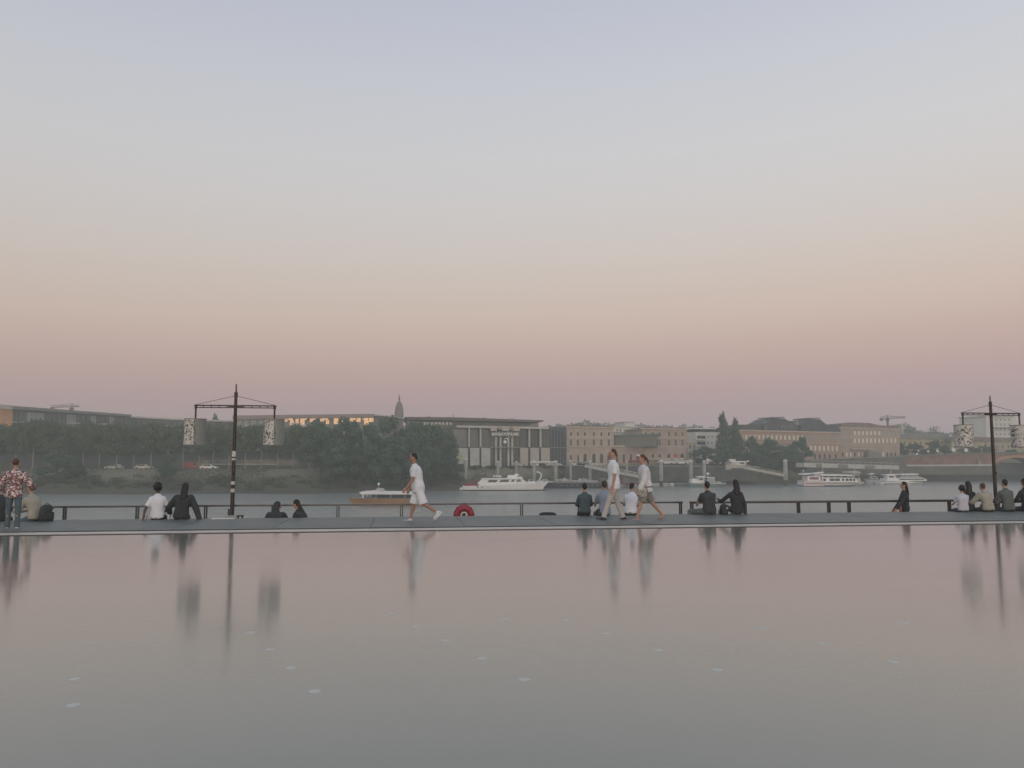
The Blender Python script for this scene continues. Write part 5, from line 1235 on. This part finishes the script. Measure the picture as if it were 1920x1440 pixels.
sit(1097, 'person in a teal jacket with dark hair seated left of the tall walking man', R(-4), .25, 3, 6, top=C_TEAL, hair='short', hairm=H_BLK, bottom=C_BLK, s=.93, hemline=-.05)
sit(1134, 'person in a pale blue shirt seated just behind the tall walking man', R(6), .25, 2, 5, top=C_BLU, sleeve='short', hair='short', hairm=H_BRN, s=1.0, bottom=C_KHA)
sit(1182, 'person in a white shirt seated between the two walking people, head bowed right', R(-16), .25, 10, 16, .08, top=C_WHT, sleeve='short', hair='short', hairm=H_BLK, headpitch=18, headyaw=-30, s=.95, girth=1.05)
sit(1330, 'broad person with short dark hair in a dark shirt seated cross legged', R(6), .28, 5, 10, top=C_CHA, sleeve='short', hairm=H_BLK, skin=SK2, bottom=C_GRN, s=.97, girth=1.18, legs=[(88,110,.43,.42,-.75),(88,100,.43,.42,.6)])
sit(1381, 'person with long black hair in a black jacket seated with one knee raised', R(3), .25, 3, 5, .02, top=C_BLK, hair='long', hairm=H_BLK, bottom=C_GRN, s=1.01, arms=[(40,60,.75,.29,.25,-.2),(-14,6,.25,.31,.29)], legs=[(108,112,.43,.42,-.25),(84,80,.43,.42,.05)])
sit(1806, 'person with tousled dark hair in a lilac white shirt seated, back turned', R(-4), .25, 4, 8, .06, top=C_LIL, sleeve='short', hair='curly', hairm=H_BLK, s=.80, girth=1.15)
sit(1817, 'long haired person in black seated just beyond the lilac white shirt', R(-20), -.1, 0, 4, top=C_BLK, hair='long', hairm=H_BLK, s=.93, headyaw=15)
sit(1853, 'person in a beige shirt seated in front of the right lamp mast', R(8), .25, 8, 16, top=C_BEI, sleeve='loose', hair='short', hairm=H_BRN, s=.90, girth=1.22, arms=[(34,40,.55,.29,.25,.1),(26,40,.3)])
sit(1891, 'person with dark hair in a grey green top seated right of the right lamp mast', R(4), .25, 4, 10, top=C_GRN, hair='short', hairm=H_BLK, bottom=C_DNAV, s=1.0, girth=1.12, legs=[(70,100,.43,.42,-.3),(78,60,.43,.42,.4)])
sit(1926, 'dark clothed person seated at the very right edge of the picture', R(10), .25, 2, 5, top=C_BLK, hair='long', hairm=H_BLK, s=1.02)
# woman standing on the lower quay
p = qpt(1697, VRAIL-.45, ZLOW)
person('person in a black jacket standing on the lower quay with an arm on the rail', p, QA+R(75), torso(V((0,0,.89)), 0, 2), [(30,8,.15),(22,14,.12)], [(3,2),(-4,4)], C_BLK, 'long', C_CHA, 1.0, 'long', H_BLK, SK1, S_BLK, s=.985, face=True, headpitch=6, voxel=.012)
c = qpt(1688, VRAIL-.55, 0); zz_ = at(1688, 955, c.y).z
o = thing('bottle', 'reddish bottle with a white cap standing on a ledge beside the woman in black', 'bottle', (c.x, c.y, zz_), 0)
mb = MB(); mb.rings([[(r_*math.cos(t), r_*math.sin(t), z) for t in [2*math.pi*i/14 for i in range(14)]] for r_, z in ((.042,-.35),(.045,.02),(.045,.10),(.03,.14),(.02,.16))]); mb.build('bottle_body', mat('reddish_drink', (.36,.13,.13), .3, .1, 5), o, smooth=True)
mb = MB(); mb.tube((0,0,.155), (0,0,.21), .026, n=12); mb.build('cap', WHITE, o)
MB().box(-.1,.1,-.1,.1,ZLOW-zz_,-.33).build('ledge', GRANITE, o)
# bags
def backpack(px, label, v, s=1.0, tilt=0.0, m=C_BLK):
    p = qpt(px, v, STEP); o = thing('backpack', label, 'backpack', p, QA+tilt); o.scale = (s, s, s)
    mb = MB(); mb.rings([[(rx*(abs(math.cos(t))**.6)*(1 if math.cos(t) > 0 else -1), ry*(abs(math.sin(t))**.6)*(1 if math.sin(t) > 0 else -1), z) for t in [2*math.pi*i/20 for i in range(20)]] for rx, ry, z in ((.13,.07,0),(.15,.10,.04),(.15,.10,.2),(.125,.085,.3),(.07,.05,.36))]); mb.build('bag_body', m, o, smooth=True)
    mb = MB(); mb.rings([[(.1*math.cos(t), -.09+.04*math.sin(t), z) for t in [2*math.pi*i/14 for i in range(14)]] for z in (.05,.18)]); mb.build('pocket', C_CHA, o)
    mb = MB(); mb.torus((0,0,.36), .035, .008, n=10, m=5, a0=0, a1=math.pi); mb.build('handle', C_CHA, o)
    MB().box(.05,.09,-.125,-.115,.2,.25).build('label_tag', WHITEB, o)
backpack(1357, 'black backpack standing between the two dark clothed seated people', VFAR-.3, .8)
backpack(88, 'dark backpack against the back of the seated person in beige', VFAR-.42, 1.15, R(60), C_CHA)
backpack(1122, 'small dark bag between the teal jacket and the pale blue shirt', VFAR-.3, .5)
for px, l in ((274,'white cup standing on the quay edge left of the white T-shirt'),(317,'white cup standing between the white T-shirt and the dark jacket'),(1348,'white cup standing left of the black backpack'),(1881,'white cup standing beside the grey green top')):
    p = qpt(px, VFAR-.15, STEP); o = thing('paper_cup', l, 'cup', p)
    mb = MB(); mb.rings([[(r_*math.cos(t), r_*math.sin(t), z) for t in [2*math.pi*i/12 for i in range(12)]] for r_, z in ((.03,0),(.04,.11))]); mb.build('cup', WHITEB, o); mb = MB(); mb.tube((0,0,.11), (0,0,.122), .043, n=12); mb.build('lid', WHITE, o)
p = qpt(419, VFAR-.2, STEP); o = thing('paper_sheet', 'pale flat cardboard sheet lying on the quay edge left of the lamp mast', 'cardboard', p, QA)
MB().box(-.28,.3,-.1,.1,0,.018).build('sheet', WHITEB, o)

# ------------------------------------------------------------------ fuse every figure into continuous surfaces
for o, vx, fac, it in BAKE:
    m_ = o.modifiers.new('fuse', 'REMESH'); m_.mode = 'VOXEL'; m_.voxel_size = vx; m_.use_smooth_shade = True
    m_ = o.modifiers.new('smooth', 'SMOOTH'); m_.factor = fac; m_.iterations = it
dg = bpy.context.evaluated_depsgraph_get()
done = [(o, bpy.data.meshes.new_from_object(o.evaluated_get(dg), depsgraph=dg)) for o, *_ in BAKE]
for o, me in done:
    m0 = o.data.materials[0]; o.modifiers.clear(); o.data = me
    me.materials.clear(); me.materials.append(m0)

# ------------------------------------------------------------------ evening haze over the river
hz = bpy.data.materials.new('evening_haze'); hz.use_nodes = True; n = hz.node_tree.nodes; l = hz.node_tree.links
for x in list(n):
    if x.type != 'OUTPUT_MATERIAL': n.remove(x)
pv = n.new('ShaderNodeVolumePrincipled'); pv.inputs['Color'].default_value = (.86,.92,.89,1); pv.inputs['Density'].default_value = .0011
l.new(pv.outputs[0], [x for x in n if x.type == 'OUTPUT_MATERIAL'][0].inputs['Volume'])
MB().box(-680, 680, -75, 660, -11, 42).build('haze', hz, kind='stuff', label='thin evening haze over the river and town')
